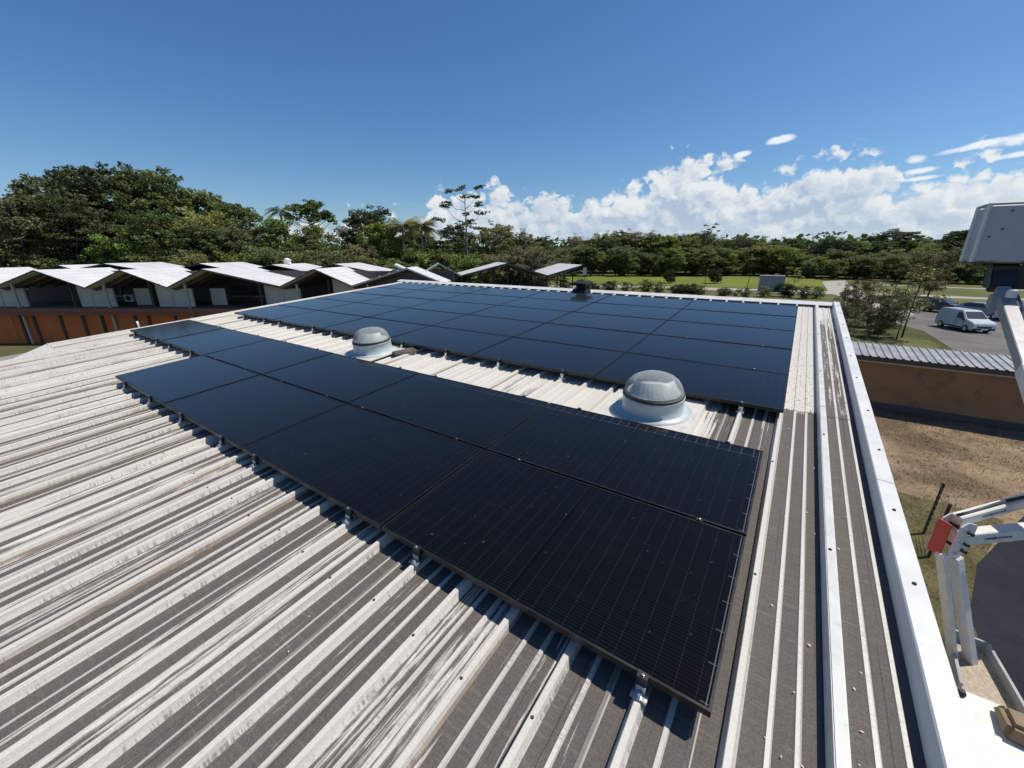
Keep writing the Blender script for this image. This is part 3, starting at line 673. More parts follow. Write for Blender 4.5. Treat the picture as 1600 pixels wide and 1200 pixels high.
mb = MB(); mb.box((-43.8, .6, 0), (-10.8, 5.5, 4.3)); mb.build('wall', M['darkroom'], fb2)
mb = MB(); mb.lathe([(.30, 0), (.30, .28), (.34, .30), (.20, .45), (.03, .5)], 16, (-20.9, 2.5, 5.30)); mb.build('turbine_vent', M['white'], fb2, smooth=True)

cp = tag(local_frame('zigzag_carport', 40.0), 'open zigzag canopy on thin dark posts beyond the ridge', 'canopy')
zc = [(-11.26, 5.23), (-9.0, 4.22), (-6.98, 5.35), (-4.9, 4.23), (-.5, 5.36), (3.4, 4.24), (6.7, 5.2)]
for i in range(len(zc) - 1):
    dp = [4.0, 2.0, 2.0, 5.0, 5.0, 8.0][i]
    ribbed_plate('roof_plate', cp, zc[i], zc[i + 1], 0, dp, .17, M['roofwhite'], M['fascia'] if i in (3, 4, 5) else M['greyedge'], sk=-.22)
for uu, zz in [(-9.0, 4.1), (-6.9, 5.2), (-4.9, 4.1), (-3.1, 4.7), (-1.9, 4.95), (-.45, 5.2), (.9, 4.85), (2.2, 4.45), (3.4, 4.1), (4.4, 4.4), (5.1, 4.6), (5.9, 4.85)]:
    mb = MB(); mb.beam((uu, .5, 0), (uu, .5, zz), .10, .10, (0, 1, 0)); mb.build('post', M['darkpost'], cp)
mb = MB(); mb.beam((-1.9, 2.8, 0), (-1.9, 2.8, 4.9), .14, .14, (0, 1, 0)); mb.build('post', M['darkpost'], cp)

# ------------------------------------------------------------------ low shed on the right
sh = tag(empty('low_shed', (8, 20.5, 0)), 'low ochre-brown shed with a narrow ribbed grey roof, beyond the dry yard', 'shed')
mb = MB(); mb.box((-11, 0, 0), (22, 1.6, 2.02)); mb.build('wall', M['shedwall'], sh)
mb = MB(); mb.box((-11.1, -.25, 2.03), (22.1, -.18, 2.22)); mb.build('fascia', M['fascia'], sh)
mb = MB(); mb.box((-11.1, -.18, 2.08), (22.1, 1.7, 2.20)); mb.build('soffit', M['fascia'], sh)
mb = MB(); mb.box((-11.02, -.022, 1.93), (22, -.002, 1.985)); mb.build('wall_trim', M['cream'], sh)
mb = MB(); mb.box((-11.02, -.012, 0), (22, -.001, .28)); mb.build('plinth', M['fascia'], sh)
for i in range(33):
    a = -11.1 + i; mb = MB()
    prf = [(0, 0), (.06, 0), (.09, .04), (.13, .04), (.16, 0), (.31, 0), (.34, .04), (.38, .04), (.41, 0), (.56, 0), (.59, .04), (.63, .04), (.66, 0), (.81, 0), (.84, .04), (.88, .04), (.91, 0), (.995, 0)]
    for (xa_, za_), (xb_, zb_) in zip(prf, prf[1:]):
        mb.quad((a + xa_, -.35, 2.235 + za_), (a + xb_, -.35, 2.235 + zb_), (a + xb_, 1.75, 2.42 + zb_), (a + xa_, 1.75, 2.42 + za_))
    mb.build('roof_sheet', M['galv'], sh)

# ------------------------------------------------------------------ boom lift
lf = tag(empty('boom_lift', (3.1, 6.0, 0)), 'white articulated boom lift beside the parapet, its grey basket raised at the right edge', 'boom lift')
def L(p): return Vector(p) - Vector((3.1, 6.0, 0))
def bm_(name, p0, p1, wd, ht, m, up=(0, 0, 1), parent=lf, **k):
    mb = MB(); mb.beam(L(p0), L(p1), wd, ht, up, **k); return mb.build(name, m, parent, bevel=.008)
E1 = Vector((2.17, 5.42, 2.80))
# lower columns, leaning in towards the building
bm_('lower_arm', (2.10, 5.26, 2.58), (2.86, 5.92, .45), .075, .10, M['liftwhite'], (1, -1, 0))
bm_('lower_arm', (2.27, 5.40, 2.52), (3.06, 5.98, .45), .10, .12, M['liftwhite'], (1, -1, 0))
bm_('upper_arm', (2.18, 5.50, 2.97), (4.6, 8.0, 3.38), .12, .13, M['liftwhite'])
a2 = bm_('upper_arm', (2.20, 5.42, 2.76), (4.6, 7.4, 2.86), .14, .17, M['liftwhite'])
# elbow bracket: two cheek plates, red on the near side
def cheek(name, off, m):
    d1 = Vector((.77, .64, 0)); n = Vector((.64, -.77, 0)); pts = [(-.10, -.27), (.09, -.27), (.16, -.05), (.16, .20), (.03, .24), (-.06, .18)]
    mb = MB(); mb.hexa([L(E1 + d1 * a + Vector((0, 0, b_)) + n * (off - .008)) for a, b_ in pts], [L(E1 + d1 * a + Vector((0, 0, b_)) + n * (off + .008)) for a, b_ in pts]); return mb.build(name, m, lf)
cheek('elbow_plate', .10, M['liftwhite']); cheek('elbow_plate', -.10, M['liftwhite'])
dd = Vector((-.77, -.64, 0)); nn = Vector((.64, -.77, 0))
mb = MB(); mb.hexa([L(E1 + dd * .165 + nn * s_ + Vector((0, 0, z_))) for s_, z_ in ((-.075, -.27), (.075, -.27), (.075, .20), (-.075, .20))], [L(E1 + dd * .15 + nn * s_ + Vector((0, 0, z_))) for s_, z_ in ((-.075, -.27), (.075, -.27), (.075, .20), (-.075, .20))])
o = mb.build('elbow_cover', M['red'], lf)
for z_ in (-.16, -.06, .10):
    mb = MB(); mb.tube([L(E1 + nn * -.16 + Vector((.05, .04, z_))), L(E1 + nn * .16 + Vector((.05, .04, z_)))], .022, 10); mb.build('pivot_pin', M['darkmetal'], lf)
# short dark prints on the arms, too small to read
for p0, p1, q in (((2.18, 5.50, 2.97), (4.6, 8.0, 3.38), .062), ((2.20, 5.42, 2.76), (4.6, 7.4, 2.86), .072)):
    a = Vector(p0); b_ = Vector(p1); d = (b_ - a).normalized(); n = d.cross(Vector((0, 0, 1))).normalized(); up = n.cross(d).normalized()
    mb = MB(); rn = random.Random(7); t_ = .34
    while t_ < .72:
        wl = rn.uniform(.015, .04); hh = rn.uniform(.010, .020)
        c = a + d * t_ + n * (q + .0025)
        mb.quad(*[L(c + d * i + up * j) for i, j in ((0, -hh), (wl, -hh), (wl, hh), (0, hh))]); t_ += wl + rn.uniform(.006, .02)
    mb.build('lettering', M['mark'], lf)
for off in (.085, .105):
    mb = MB(); mb.tube([L(Vector((2.18, 5.50, 3.05)).lerp(Vector((4.6, 8.0, 3.46)), q) + nn * (off - .09) + Vector((0, 0, .012 * math.sin(q * 20 + off * 40)))) for q in np.linspace(0, 1, 18)], .010, 6); mb.build('hose', M['rubber'], lf, smooth=True)
for za_, sx_ in ((-.20, -.02), (-.12, .06), (.05, .08), (.14, .02), (-.02, -.03)):
    mb = MB(); c_ = E1 + Vector((.77, .64, 0)) * sx_ + Vector((0, 0, za_)); mb.tube([L(c_ + nn * .106), L(c_ + nn * .122)], .014, 8); mb.build('bolt', M['silver'], lf)
bm_('boom_bracket', (3.10, 5.62, 3.30), (3.42, 6.78, 3.24), .16, .16, M['liftgrey'])
# main boom up to the basket
B0 = Vector((3.05, 6.0, 3.0)); B1 = Vector((3.16, 10.35, 5.62))
bd = (B1 - Vector((3.10, 5.6, 3.35)))
A0 = Vector((3.10, 5.6, 3.35))
bm_('boom_section', A0, A0 + bd * .52, .20, .23, M['liftwhite'])
bm_('boom_section', A0 + bd * .50, A0 + bd * .97, .18, .20, M['liftgrey'])
mb = MB(); mb.tube([L(A0 + bd * f_ + Vector((.17, 0, .03 * math.sin(f_ * 9)))) for f_ in np.linspace(.1, .95, 12)], .022, 8); mb.build('hose', M['silver'], lf, smooth=True)
mb = MB(); mb.tube([L(A0 + bd * .30 + Vector((.20, 0, .10))), L(A0 + bd * .55 + Vector((.20, 0, .10)))], .045, 12); mb.build('ram', M['silver'], lf, smooth=True)
mb = MB(); mb.beam(L(A0 + bd * .93 + Vector((-.16, 0, -.10))), L(A0 + bd * .93 + Vector((.16, 0, -.10))), .22, .26, (0, 0, 1)); mb.build('boom_head', M['liftgrey'], lf, bevel=.02)
mb = MB(); mb.beam(L(B1 + Vector((0, -.1, -.05))), L(B1 + Vector((0.02, .25, .42))), .34, .22); mb.build('basket_pivot', M['darkmetal'], lf, bevel=.02)
mb = MB(); mb.lathe([(.07, 0), (.07, .12), (.05, .14)], 14, L(A0 + bd * .86 + Vector((.0, 0, .17)))); mb.build('head_knuckle', M['liftwhite'], lf)
# basket: open tub, grey panels, dark floor frame
bx, by, bz = 2.66, 10.3, 6.09
rt = Vector((1.5, -.05, 0)); fw = Vector((.02, .70, 0))
c0 = Vector((bx, by, bz)); cs = [c0, c0 + rt, c0 + rt + fw, c0 + fw]
names = [(0, 1), (1, 2), (2, 3), (3, 0)]
cen = (cs[0] + cs[2]) / 2
for a, b_ in names:
    q0, q1 = cs[a], cs[b_]; inn = (cen - (q0 + q1) / 2).normalized() * .03; dq = (q1 - q0).normalized() * .032
    mb = MB(); mb.hexa([L(q0 + dq), L(q1 - dq), L(q1 - dq + inn), L(q0 + dq + inn)], [L(q0 + dq + Vector((0, 0, .93))), L(q1 - dq + Vector((0, 0, .93))), L(q1 - dq + inn + Vector((0, 0, .93))), L(q0 + dq + inn + Vector((0, 0, .93)))])
    o = mb.build('basket_panel', M['basket'], lf)
    if (a, b_) == (0, 1):
        for fx, fz in ((.20, .86), (.42, .86), (.17, .55), (.40, .47), (.08, .42)):
            p = q0 + (q1 - q0) * fx + Vector((0, 0, fz)) - inn.normalized() * .003
            s_ = MB(); e1 = Vector((.022, 0, 0)); e2 = Vector((0, 0, .014)); s_.quad(L(p - e1 - e2), L(p + e1 - e2), L(p + e1 + e2), L(p - e1 + e2)); s_.build('rivet_mark', M['mark'], o)
for q in cs:
    mb = MB(); mb.beam(L(q + Vector((0, 0, -.03))), L(q + Vector((0, 0, .99))), .05, .05, (1, 1, 0)); mb.build('corner_post', M['liftwhite'], lf)
for a, b_ in names:
    mb = MB(); mb.tube([L(cs[a] + Vector((0, 0, .985))), L(cs[b_] + Vector((0, 0, .985)))], .022, 8); mb.build('top_rail', M['liftgrey'], lf)
mb = MB(); mb.hexa([L(q + Vector((0, 0, -.06))) for q in cs], [L(q + Vector((0, 0, -.031))) for q in cs]); mb.build('basket_floor', M['darkmetal'], lf)
mb = MB(); m0 = cen + Vector((0, 0, -.30)); mb.beam(L(m0 + Vector((-.42, -.1, 0))), L(m0 + Vector((.5, -.1, 0))), .30, .42); mb.build('basket_bracket', M['darkmetal'], lf, bevel=.02)
# chassis with tray and counterweight cover
mb = MB(); mb.hexa([L((2.55, 2.6, .28)), L((4.4, 2.6, .28)), L((4.0, 5.18, .28)), L((2.55, 5.18, .28))], [L((2.55, 2.6, .78)), L((4.4, 2.6, .78)), L((4.0, 5.18, .78)), L((2.55, 5.18, .78))]); mb.build('chassis', M['liftwhite'], lf, bevel=.03)
tr = [(2.70, 5.22), (3.27, 5.22), (3.20, 6.25), (2.80, 6.30)]
mb = MB(); mb.hexa([L((x, y, .62)) for x, y in tr], [L((x, y, .66)) for x, y in tr]); mb.build('tray_floor', M['traysand'], lf)
for (a, b_) in ((1, 2), (2, 3), (3, 0)):
    mb = MB(); mb.beam(L((*tr[a], .72)), L((*tr[b_], .72)), .035, .20); mb.build('tray_rim', M['liftgrey'], lf)
mb = MB(); mb.hexa([L(p) for p in ((2.90, 4.60, .782), (3.55, 4.55, .782), (3.50, 5.10, .782), (2.92, 5.10, .782))], [L(p) for p in ((2.94, 4.66, 1.00), (3.48, 4.62, 1.00), (3.42, 5.00, .94), (2.96, 5.00, .94))]); mb.build('engine_cover', M['brown'], lf, bevel=.05)
mb = MB(); mb.lathe([(.045, 0), (.05, .03), (.035, .07)], 16, L((2.66, 5.05, .781))); mb.build('knob', M['rubber'], lf)
for sx, sy in ((2.55, 3.1), (4.35, 3.1), (2.75, 5.1), (4.05, 5.1)):
    mb = MB(); mb.tube([L((sx - .12, sy, .30)), L((sx + .12, sy, .30))], .30, 20); mb.build('wheel', M['tyre'], lf)
mb = MB(); mb.box(L((2.75, 5.43, .02)), L((3.2, 6.3, .60))); mb.build('pedestal', M['liftgrey'], lf)

# ------------------------------------------------------------------ vehicles
def vehicle(name, prof, width, glass, paint_m, loc, rz, label, cat, group, wheels, wr=.31, belt=None):
    o = tag(empty(name, loc, (0, 0, rz)), label, cat, group)
    n = len(prof); hw = width / 2; mb = MB()
    def inset(z): return 0 if z < belt else (z - belt) * .22
    rows = []
    for s_, k in ((-1, 1.0), (1, 1.0)):
        rows.append([(x, s_ * (hw - inset(z)), z) for x, z in prof])
    mb.v = rows[0] + rows[1]
    mb.f = [tuple(reversed(range(n))), tuple(range(n, 2 * n))] + [(i, (i + 1) % n, n + (i + 1) % n, n + i) for i in range(n)]
    mb.f[0] = tuple(range(n)); mb.f[1] = tuple(reversed(range(n, 2 * n))); mb.f[2:] = [tuple(reversed(f)) for f in mb.f[2:]]
    b_ = mb.build('body', paint_m, o, bevel=.05)
    for kind_, pts in glass:
        if kind_ == 'side':
            for s_, nm in ((-1, 'side_window'), (1, 'side_window')):
                g_ = MB(); g_.quad(*[(x, s_ * (hw - inset(z) + .012), z) for x, z in pts]); g_.build(nm, M['window'], b_)
        else:
            (xa_, za_), (xb_, zb_) = pts; yl = hw - inset(za_) - .10; yh = hw - inset(zb_) - .10
            d = Vector((zb_ - za_, 0, -(xb_ - xa_))).normalized() * (.015 if kind_ == 'windscreen' else -.015)
            if kind_ == 'rear': d = -d if d.x > 0 else d
            g_ = MB(); g_.quad((xa_ + d.x, -yl, za_ + d.z), (xa_ + d.x, yl, za_ + d.z), (xb_ + d.x, yh, zb_ + d.z), (xb_ + d.x, -yh, zb_ + d.z)); g_.build(kind_ + ('_window' if kind_ == 'rear' else ''), M['window'], b_)
    fx = max(p[0] for p in prof)
    for s_ in (-1, 1):
        l_ = MB(); l_.hexa([(fx - .28, s_ * (hw - .02), .66), (fx - .02, s_ * (hw - .42), .64), (fx + .012, s_ * (hw - .42), .64), (fx - .16, s_ * (hw + .012), .66)],
                           [(fx - .34, s_ * (hw - .02), .84), (fx - .06, s_ * (hw - .40), .80), (fx - .015, s_ * (hw - .40), .80), (fx - .22, s_ * (hw + .012), .84)]); l_.build('headlight', M['lamp'], o)
        m_ = MB(); m_.box((fx - 1.22, s_ * (hw + .02) - .07, 1.0), (fx - 1.10, s_ * (hw + .02) + .07, 1.14)); m_.build('mirror', M['rubber'], o)
        for wx in wheels:
            t_ = MB(); t_.tube([(wx, s_ * (hw - .20), wr), (wx, s_ * (hw + .012), wr)], wr, 20); q = t_.build('wheel', M['tyre'], o)
            r_ = MB(); r_.tube([(wx, s_ * (hw + .0125), wr), (wx, s_ * (hw + .02), wr)], wr * .6, 16); r_.build('rim', M['silver'], q)
    gq = MB(); gq.box((fx - .03, -.55, .46), (fx + .018, .55, .60)); gq.build('grille', M['rubber'], o)
    gq = MB(); gq.box((fx - .10, -hw + .06, .26), (fx + .045, hw - .06, .40)); gq.build('bumper', M['rubber'], o, bevel=.02)
    gq = MB(); gq.box((fx + .046, -.26, .30), (fx + .056, .26, .40)); gq.build('number_plate', M['white'], o)
    rx = min(p[0] for p in prof)
    for s_ in (-1, 1):
        for dxx in (.18, 1.12):
            gq = MB(); gq.box((dxx - .008, s_ * (hw + .002) - .003, .42), (dxx + .008, s_ * (hw + .002) + .003, .98)); gq.build('door_seam', M['rubber'], b_)
        gq = MB(); gq.box((.26, s_ * (hw + .012) - .012, .90), (.42, s_ * (hw + .012) + .012, .93)); gq.build('door_handle', M['rubber'], b_)
        gq = MB(); gq.box((rx - .012, s_ * (hw - .16) - .08, .72), (rx + .03, s_ * (hw - .16) + .08, 1.0)); gq.build('tail_light', M['red'], o)
        gq = MB(); gq.box((rx + .75, s_ * (hw + .004) - .012, .30), (fx - 1.05, s_ * (hw + .004) + .012, .40)); gq.build('side_sill', M['rubber'], o)
    return o
vanp = [(-2.1, .25), (-2.12, .9), (-2.02, 1.78), (-1.9, 1.84), (.35, 1.83), (.55, 1.78), (1.25, 1.12), (1.95, .95), (2.10, .80), (2.14, .45), (2.08, .24)]
vang = [('side', [(.15, 1.10), (1.02, 1.12), (.52, 1.66), (.15, 1.68)]), ('windscreen', [(1.20, 1.165), (.60, 1.73)])]
vehicle('parked_van', vanp, 1.8, vang, M['vanpaint'], (12.5, 49.2, .016), R(-66), 'white compact panel van parked on the asphalt, front towards the roof', 'van', 'parked vehicles', (-1.35, 1.38), belt=1.05).scale = (.92, .92, .92)
carp = [(-1.95, .28), (-2.0, .85), (-1.85, 1.02), (-1.35, 1.40), (-.9, 1.46), (.15, 1.46), (.95, 1.0), (1.75, .86), (1.96, .70), (1.98, .40), (1.9, .26)]
carg = [('side', [(-1.4, 1.03), (.70, 1.03), (.12, 1.38), (-1.1, 1.38)]), ('windscreen', [(.90, 1.05), (.22, 1.43)]), ('rear', [(-1.80, 1.06), (-1.36, 1.38)])]
vehicle('parked_car', carp, 1.72, carg, M['carsilver'], (16.4, 60.5, .016), R(-38), 'silver hatchback parked directly behind the white van', 'car', 'parked vehicles', (-1.25, 1.25), belt=.95)
vehicle('parked_car', carp, 1.72, carg, M['cardark'], (13.9, 63.5, .016), R(-38), 'dark grey hatchback half hidden behind the shrubs, left of the silver car', 'car', 'parked vehicles', (-1.25, 1.25), belt=.95)
vehicle('parked_car', carp, 1.72, carg, M['carwhite'], (18.6, 57.6, .016), R(-38), 'pale hatchback between the van and the lift boom', 'car', 'parked vehicles', (-1.25, 1.25), belt=.95)
vehicle('parked_car', carp, 1.72, carg, M['cardark'], (21.5, 56.5, .016), R(-38), 'dark hatchback seen right of the lift boom', 'car', 'parked vehicles', (-1.25, 1.25), belt=.95)

# grey cabinet on the lawn
cb = tag(empty('grey_cabinet', (-3.4, 82.0, 0), (0, 0, R(8))), 'pale grey panelled container standing by the path', 'container')
mb = MB(); mb.box((-1.8, 0, .05), (1.8, 2.2, 2.6)); mb.build('body', M['boxgrey'], cb, bevel=.03)
for a in (-1.74, .06):
    for z0_, z1_ in ((.12, 1.28), (1.34, 2.54)):
        mb = MB(); mb.box((a, -.03, z0_), (a + 1.68, -.002, z1_)); mb.build('panel', M['boxgrey'], cb)
mb = MB(); mb.box((-1.85, -.06, 2.602), (1.85, 2.25, 2.68)); mb.build('lid', M['galv'], cb)
sg = tag(empty('notice_board', (-22.0, 62.0, 0)), 'small white board on a post right of the zigzag canopy', 'sign')
pp = CAM + HD * 66 + RT * 11.5
sg.location = (pp.x, pp.y, 0); sg.rotation_euler = (0, 0, R(20))
mb = MB(); mb.beam((0, 0, 0), (0, 0, 4.2), .08, .08, (0, 1, 0)); mb.build('post', M['darkpost'], sg)
mb = MB(); mb.box((-.28, -.06, 3.0), (.28, -.042, 4.15)); mb.build('board', M['white'], sg)

# fence posts, stakes
rnd = random.Random(11)
fp = tag(empty('wire_fence', (3.3, 10.5, 0)), 'dark wire fence with thin posts at the corner of the dry yard', 'fence')
for k, (x, y) in enumerate(((.05, -.9), (.15, .1))):
    mb = MB(); mb.beam((x, y, 0), (x + .02, y, 1.35), .045, .045, (0, 1, 0)); mb.build('post', M['darkpost'], fp)
for z_ in np.linspace(.1, 1.25, 9):
    mb = MB(); mb.tube([(.05, -.9, z_), (.15, .1, z_)], .005, 4); mb.build('wire', M['darkpost'], fp)
k = 0
for i, (x, y, h_, lean) in enumerate(sorted([(-6.2, 71.5, 4.2, .3), (9.2, 83, 3.6, .5), (11.0, 84.5, 3.4, .2), (14.5, 96, 2.6, 0), (16.2, 97, 2.6, .1), (17.9, 98, 2.6, 0), (19.4, 98.6, 2.6, .1), (-1.0, 73.5, 2.4, .1), (-12, 71, 3.2, -.1), (25, 84, 3.2, .2)])):
    mb = MB(); mb.tube([(0, 0, 0), (lean * .4, 0, h_ * .5), (lean, 0, h_)], [.05, .045, .035], 6)
    o = mb.build('fence_stake', M['darkpost']); o.location = (x, y, 0)
    tag(o, 'thin dark stake in the grass beyond the roof, %s from the left' % NTH[i], 'stake', 'stakes in the grass beyond the roof')
vp = MB(); vp.tube([(0, 0, 0), (0, 0, .24), (-.015, 0, .29)], .022, 10); o = vp.build('vent_pipe', M['white'], smooth=True); o.location = RW(-11.35, 1.32, -.25); tag(o, 'short white vent pipe at the left edge of the roof', 'pipe')

# ------------------------------------------------------------------ vegetation
def leaf_mesh(name, centers, size, tint, nrm_bias, m, rng, aspect=.55):
    n = len(centers); c = np.asarray(centers, float)
    d = rng.normal(size=(n, 3)); d[:, 2] *= .55; d /= np.linalg.norm(d, axis=1)[:, None]
    nr = rng.normal(size=(n, 3)); nr[:, 2] = np.abs(nr[:, 2]) + nrm_bias
    a = np.cross(d, nr); a /= np.linalg.norm(a, axis=1)[:, None] + 1e-9
    sz = size * rng.uniform(.6, 1.35, n)[:, None]
    v = np.empty((n, 4, 3)); v[:, 0] = c - d * sz * .5; v[:, 1] = c + a * sz * aspect * .5; v[:, 2] = c + d * sz * .5 - np.array([0, 0, .15]) * sz; v[:, 3] = c - a * sz * aspect * .5
    return quads(name, v, tint, m)
def quads(name, v, tint, m):
    n = len(v); me = bpy.data.meshes.new(name)
    me.vertices.add(n * 4); me.vertices.foreach_set('co', v.reshape(-1).astype(np.float32))
    me.loops.add(n * 4); me.loops.foreach_set('vertex_index', np.arange(n * 4, dtype=np.int32))
    me.polygons.add(n); me.polygons.foreach_set('loop_start', np.arange(0, n * 4, 4, dtype=np.int32))
    at = me.attributes.new('tint', 'FLOAT', 'FACE'); at.data.foreach_set('value', np.clip(np.asarray(tint), 0, 1).astype(np.float32))
    me.update(calc_edges=True); me.materials.append(m); return me
def tree_proto(seed, H, CR, crown_lo, nclump, flat, leaf, m, barkm, clump_r=(.8, 1.6), per=260, tilt=.35, umbrella=False, sparse=False, trunk_r=None, fork=0):
    rng = np.random.default_rng(seed)
    wood = MB(); tr_ = trunk_r or H * .018
    bend = rng.normal(size=2) * .03 * H
    tp = [Vector((bend[0] * (q ** 2), bend[1] * (q ** 2), H * .93 * q)) for q in np.linspace(0, 1, 6)]
    wood.tube(tp, [tr_ * (1.25 - .95 * q) for q in np.linspace(0, 1, 6)], 7)
    if fork:
        wood.tube([Vector((.35, .2, 0)), Vector((.55, .25, H * .3)), Vector((.75, .2, H * .62))], [tr_ * .9, tr_ * .7, tr_ * .3], 6)
    cs, ts = [], []
    for i in range(nclump):
        q = (i + rng.uniform(0, 1)) / nclump
        if umbrella:
            hz = crown_lo + (1 - crown_lo) * rng.uniform(.55, 1); rad = CR * math.sqrt(rng.uniform(0, 1)); hz -= .16 * (rad / CR) ** 2
        else:
            hz = crown_lo + (1 - crown_lo) * q
            env = math.sin(math.pi * min(1, (1 - q) * .80 + .12)) ** .7
            rad = CR * env * (rng.uniform(.05, 1) ** .55)
        a = rng.uniform(0, 2 * math.pi) if not sparse else i * 2.4 + rng.uniform(-.3, .3)
        c = np.array([math.cos(a) * rad + bend[0] * hz ** 2, math.sin(a) * rad + bend[1] * hz ** 2, H * hz])
        base_z = max(H * .25, H * hz - rad * rng.uniform(.35, .8)); qq = min(1, base_z / (H * .93))
        p0 = Vector((bend[0] * qq ** 2, bend[1] * qq ** 2, base_z)); p1 = Vector(c)
        mid = (p0 + p1) / 2 + Vector((0, 0, -.12 * rad))
        wood.tube([p0, mid, p1], [tr_ * .38, tr_ * .24, tr_ * .07], 5)
        r_ = rng.uniform(*clump_r); ctint = rng.uniform(.1, .8)
        ns = int(rng.integers(6, 11)); sub = rng.normal(size=(ns, 3)) * np.array([r_ * .55, r_ * .55, r_ * .55 * flat])
        for s_ in sub:
            k = int(per / ns * rng.uniform(.7, 1.3)); pt = rng.normal(size=(k, 3)); pt /= np.linalg.norm(pt, axis=1)[:, None]
            pt *= (rng.uniform(.25, 1, k) ** .5)[:, None] * np.array([r_ * .48, r_ * .48, r_ * .48 * flat])
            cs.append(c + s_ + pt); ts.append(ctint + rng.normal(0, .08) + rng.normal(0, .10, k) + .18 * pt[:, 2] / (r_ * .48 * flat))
    cs = np.concatenate(cs); ts = np.concatenate(ts)
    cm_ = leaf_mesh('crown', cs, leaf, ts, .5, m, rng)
    o = empty('tree', (0, 0, -200)); link('trunk', wood.mesh('trunk', barkm, True), o); link('crown', cm_, o)
    return o
def palm_proto(seed, H, m, nf=22, fl=2.6, fan=False):
    rng = np.random.default_rng(seed); wood = MB()
    wood.tube([(0, 0, 0), (.1, .05, H * .5), (.18, 0, H)], [.20, .15, .13], 8)
    q = []; tn = []
    for i in range(nf):
        a = i * 2.4; lift = rng.uniform(-.35, 1.1); dirh = np.array([math.cos(a), math.sin(a), 0]); prev = None
        for s_ in np.linspace(.12, 1, 15):
            p = np.array([.18, 0, H]) + dirh * fl * s_ * math.cos(lift * .8) + np.array([0, 0, fl * (math.sin(lift) * s_ - (1.0 if not fan else .55) * s_ * s_ * .9)])
            side = np.cross(dirh, [0, 0, 1])
            for sg_ in (-1, 1):
                ll = fl * .34 * math.sin(math.pi * min(.97, s_ * .85 + .15)) * rng.uniform(.8, 1.1)
                tip = p + side * sg_ * ll * .8 + dirh * ll * .45 + np.array([0, 0, -ll * .35]); e = dirh * .055
                q.append([p - e, p + e, tip + e * .4, tip - e * .4]); tn.append(.35 + .35 * rng.uniform())
    o = empty('palm', (0, 0, -200)); link('trunk', wood.mesh('trunk', M['palebark'], True), o); link('crown', quads('crown', np.array(q), tn, m), o); return o
PR = {
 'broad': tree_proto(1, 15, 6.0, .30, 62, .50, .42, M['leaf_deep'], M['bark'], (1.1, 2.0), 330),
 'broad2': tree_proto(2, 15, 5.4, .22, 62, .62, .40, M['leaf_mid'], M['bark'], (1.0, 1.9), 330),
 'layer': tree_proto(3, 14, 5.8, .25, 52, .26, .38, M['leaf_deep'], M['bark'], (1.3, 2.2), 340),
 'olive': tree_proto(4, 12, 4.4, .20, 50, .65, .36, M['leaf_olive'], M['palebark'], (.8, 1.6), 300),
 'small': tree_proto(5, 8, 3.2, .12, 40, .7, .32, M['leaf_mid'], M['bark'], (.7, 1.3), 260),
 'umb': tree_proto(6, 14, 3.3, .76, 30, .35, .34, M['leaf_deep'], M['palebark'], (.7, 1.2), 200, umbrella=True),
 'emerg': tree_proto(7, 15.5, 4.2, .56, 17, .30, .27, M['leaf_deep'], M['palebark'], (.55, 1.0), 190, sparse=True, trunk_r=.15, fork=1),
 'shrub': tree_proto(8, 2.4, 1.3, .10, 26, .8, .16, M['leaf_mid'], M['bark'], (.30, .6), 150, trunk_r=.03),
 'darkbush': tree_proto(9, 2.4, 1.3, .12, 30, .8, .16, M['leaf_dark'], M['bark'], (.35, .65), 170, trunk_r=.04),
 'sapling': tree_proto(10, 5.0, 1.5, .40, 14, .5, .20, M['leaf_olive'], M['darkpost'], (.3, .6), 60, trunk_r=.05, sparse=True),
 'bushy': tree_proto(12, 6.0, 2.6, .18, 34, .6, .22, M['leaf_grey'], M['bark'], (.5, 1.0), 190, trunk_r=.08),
 'palm': palm_proto(21, 11.0, M['leaf_mid'], 24, 2.6), 'fanpalm': palm_proto(22, 10.4, M['leaf_olive'], 52, 3.0, True)}
used = set(); veg = random.Random(77)
def plant(kind_, pos, height, label, group=None, name=None, wide=1.0, rz=None, cat=None):
    pr = PR[kind_]
    base = {'broad': 15, 'broad2': 15, 'layer': 14, 'olive': 12, 'small': 8, 'umb': 14, 'emerg': 15.5, 'shrub': 2.4, 'darkbush': 2.4, 'sapling': 5, 'bushy': 6, 'palm': 11.8, 'fanpalm': 11.2}[kind_]
    if kind_ in used: o = copy_tree(pr)
    else: o = pr; used.add(kind_)
    s_ = height / base; o.scale = (s_ * wide, s_ * wide, s_); o.location = (pos[0], pos[1], 0); o.rotation_euler = (0, 0, veg.uniform(0, 6.28) if rz is None else rz)
    nm = name or {'shrub': 'shrub', 'darkbush': 'shrub', 'bushy': 'shrub', 'palm': 'palm_tree', 'fanpalm': 'palm_tree'}.get(kind_, 'tree'); o.name = nm
    tag(o, label, cat or ('shrub' if nm == 'shrub' else 'palm' if nm == 'palm_tree' else 'tree'), group); return o
def gp(px, D):                               # place on the ground: photo column at a distance along the heading
    k = (px - 800) / 659.5; p = CAM + HD * D + RT * (k * D); return (p.x, p.y)
def topz(py, px, D): return (6.2 + (396.5 - py) / 627.3 * D) * .895
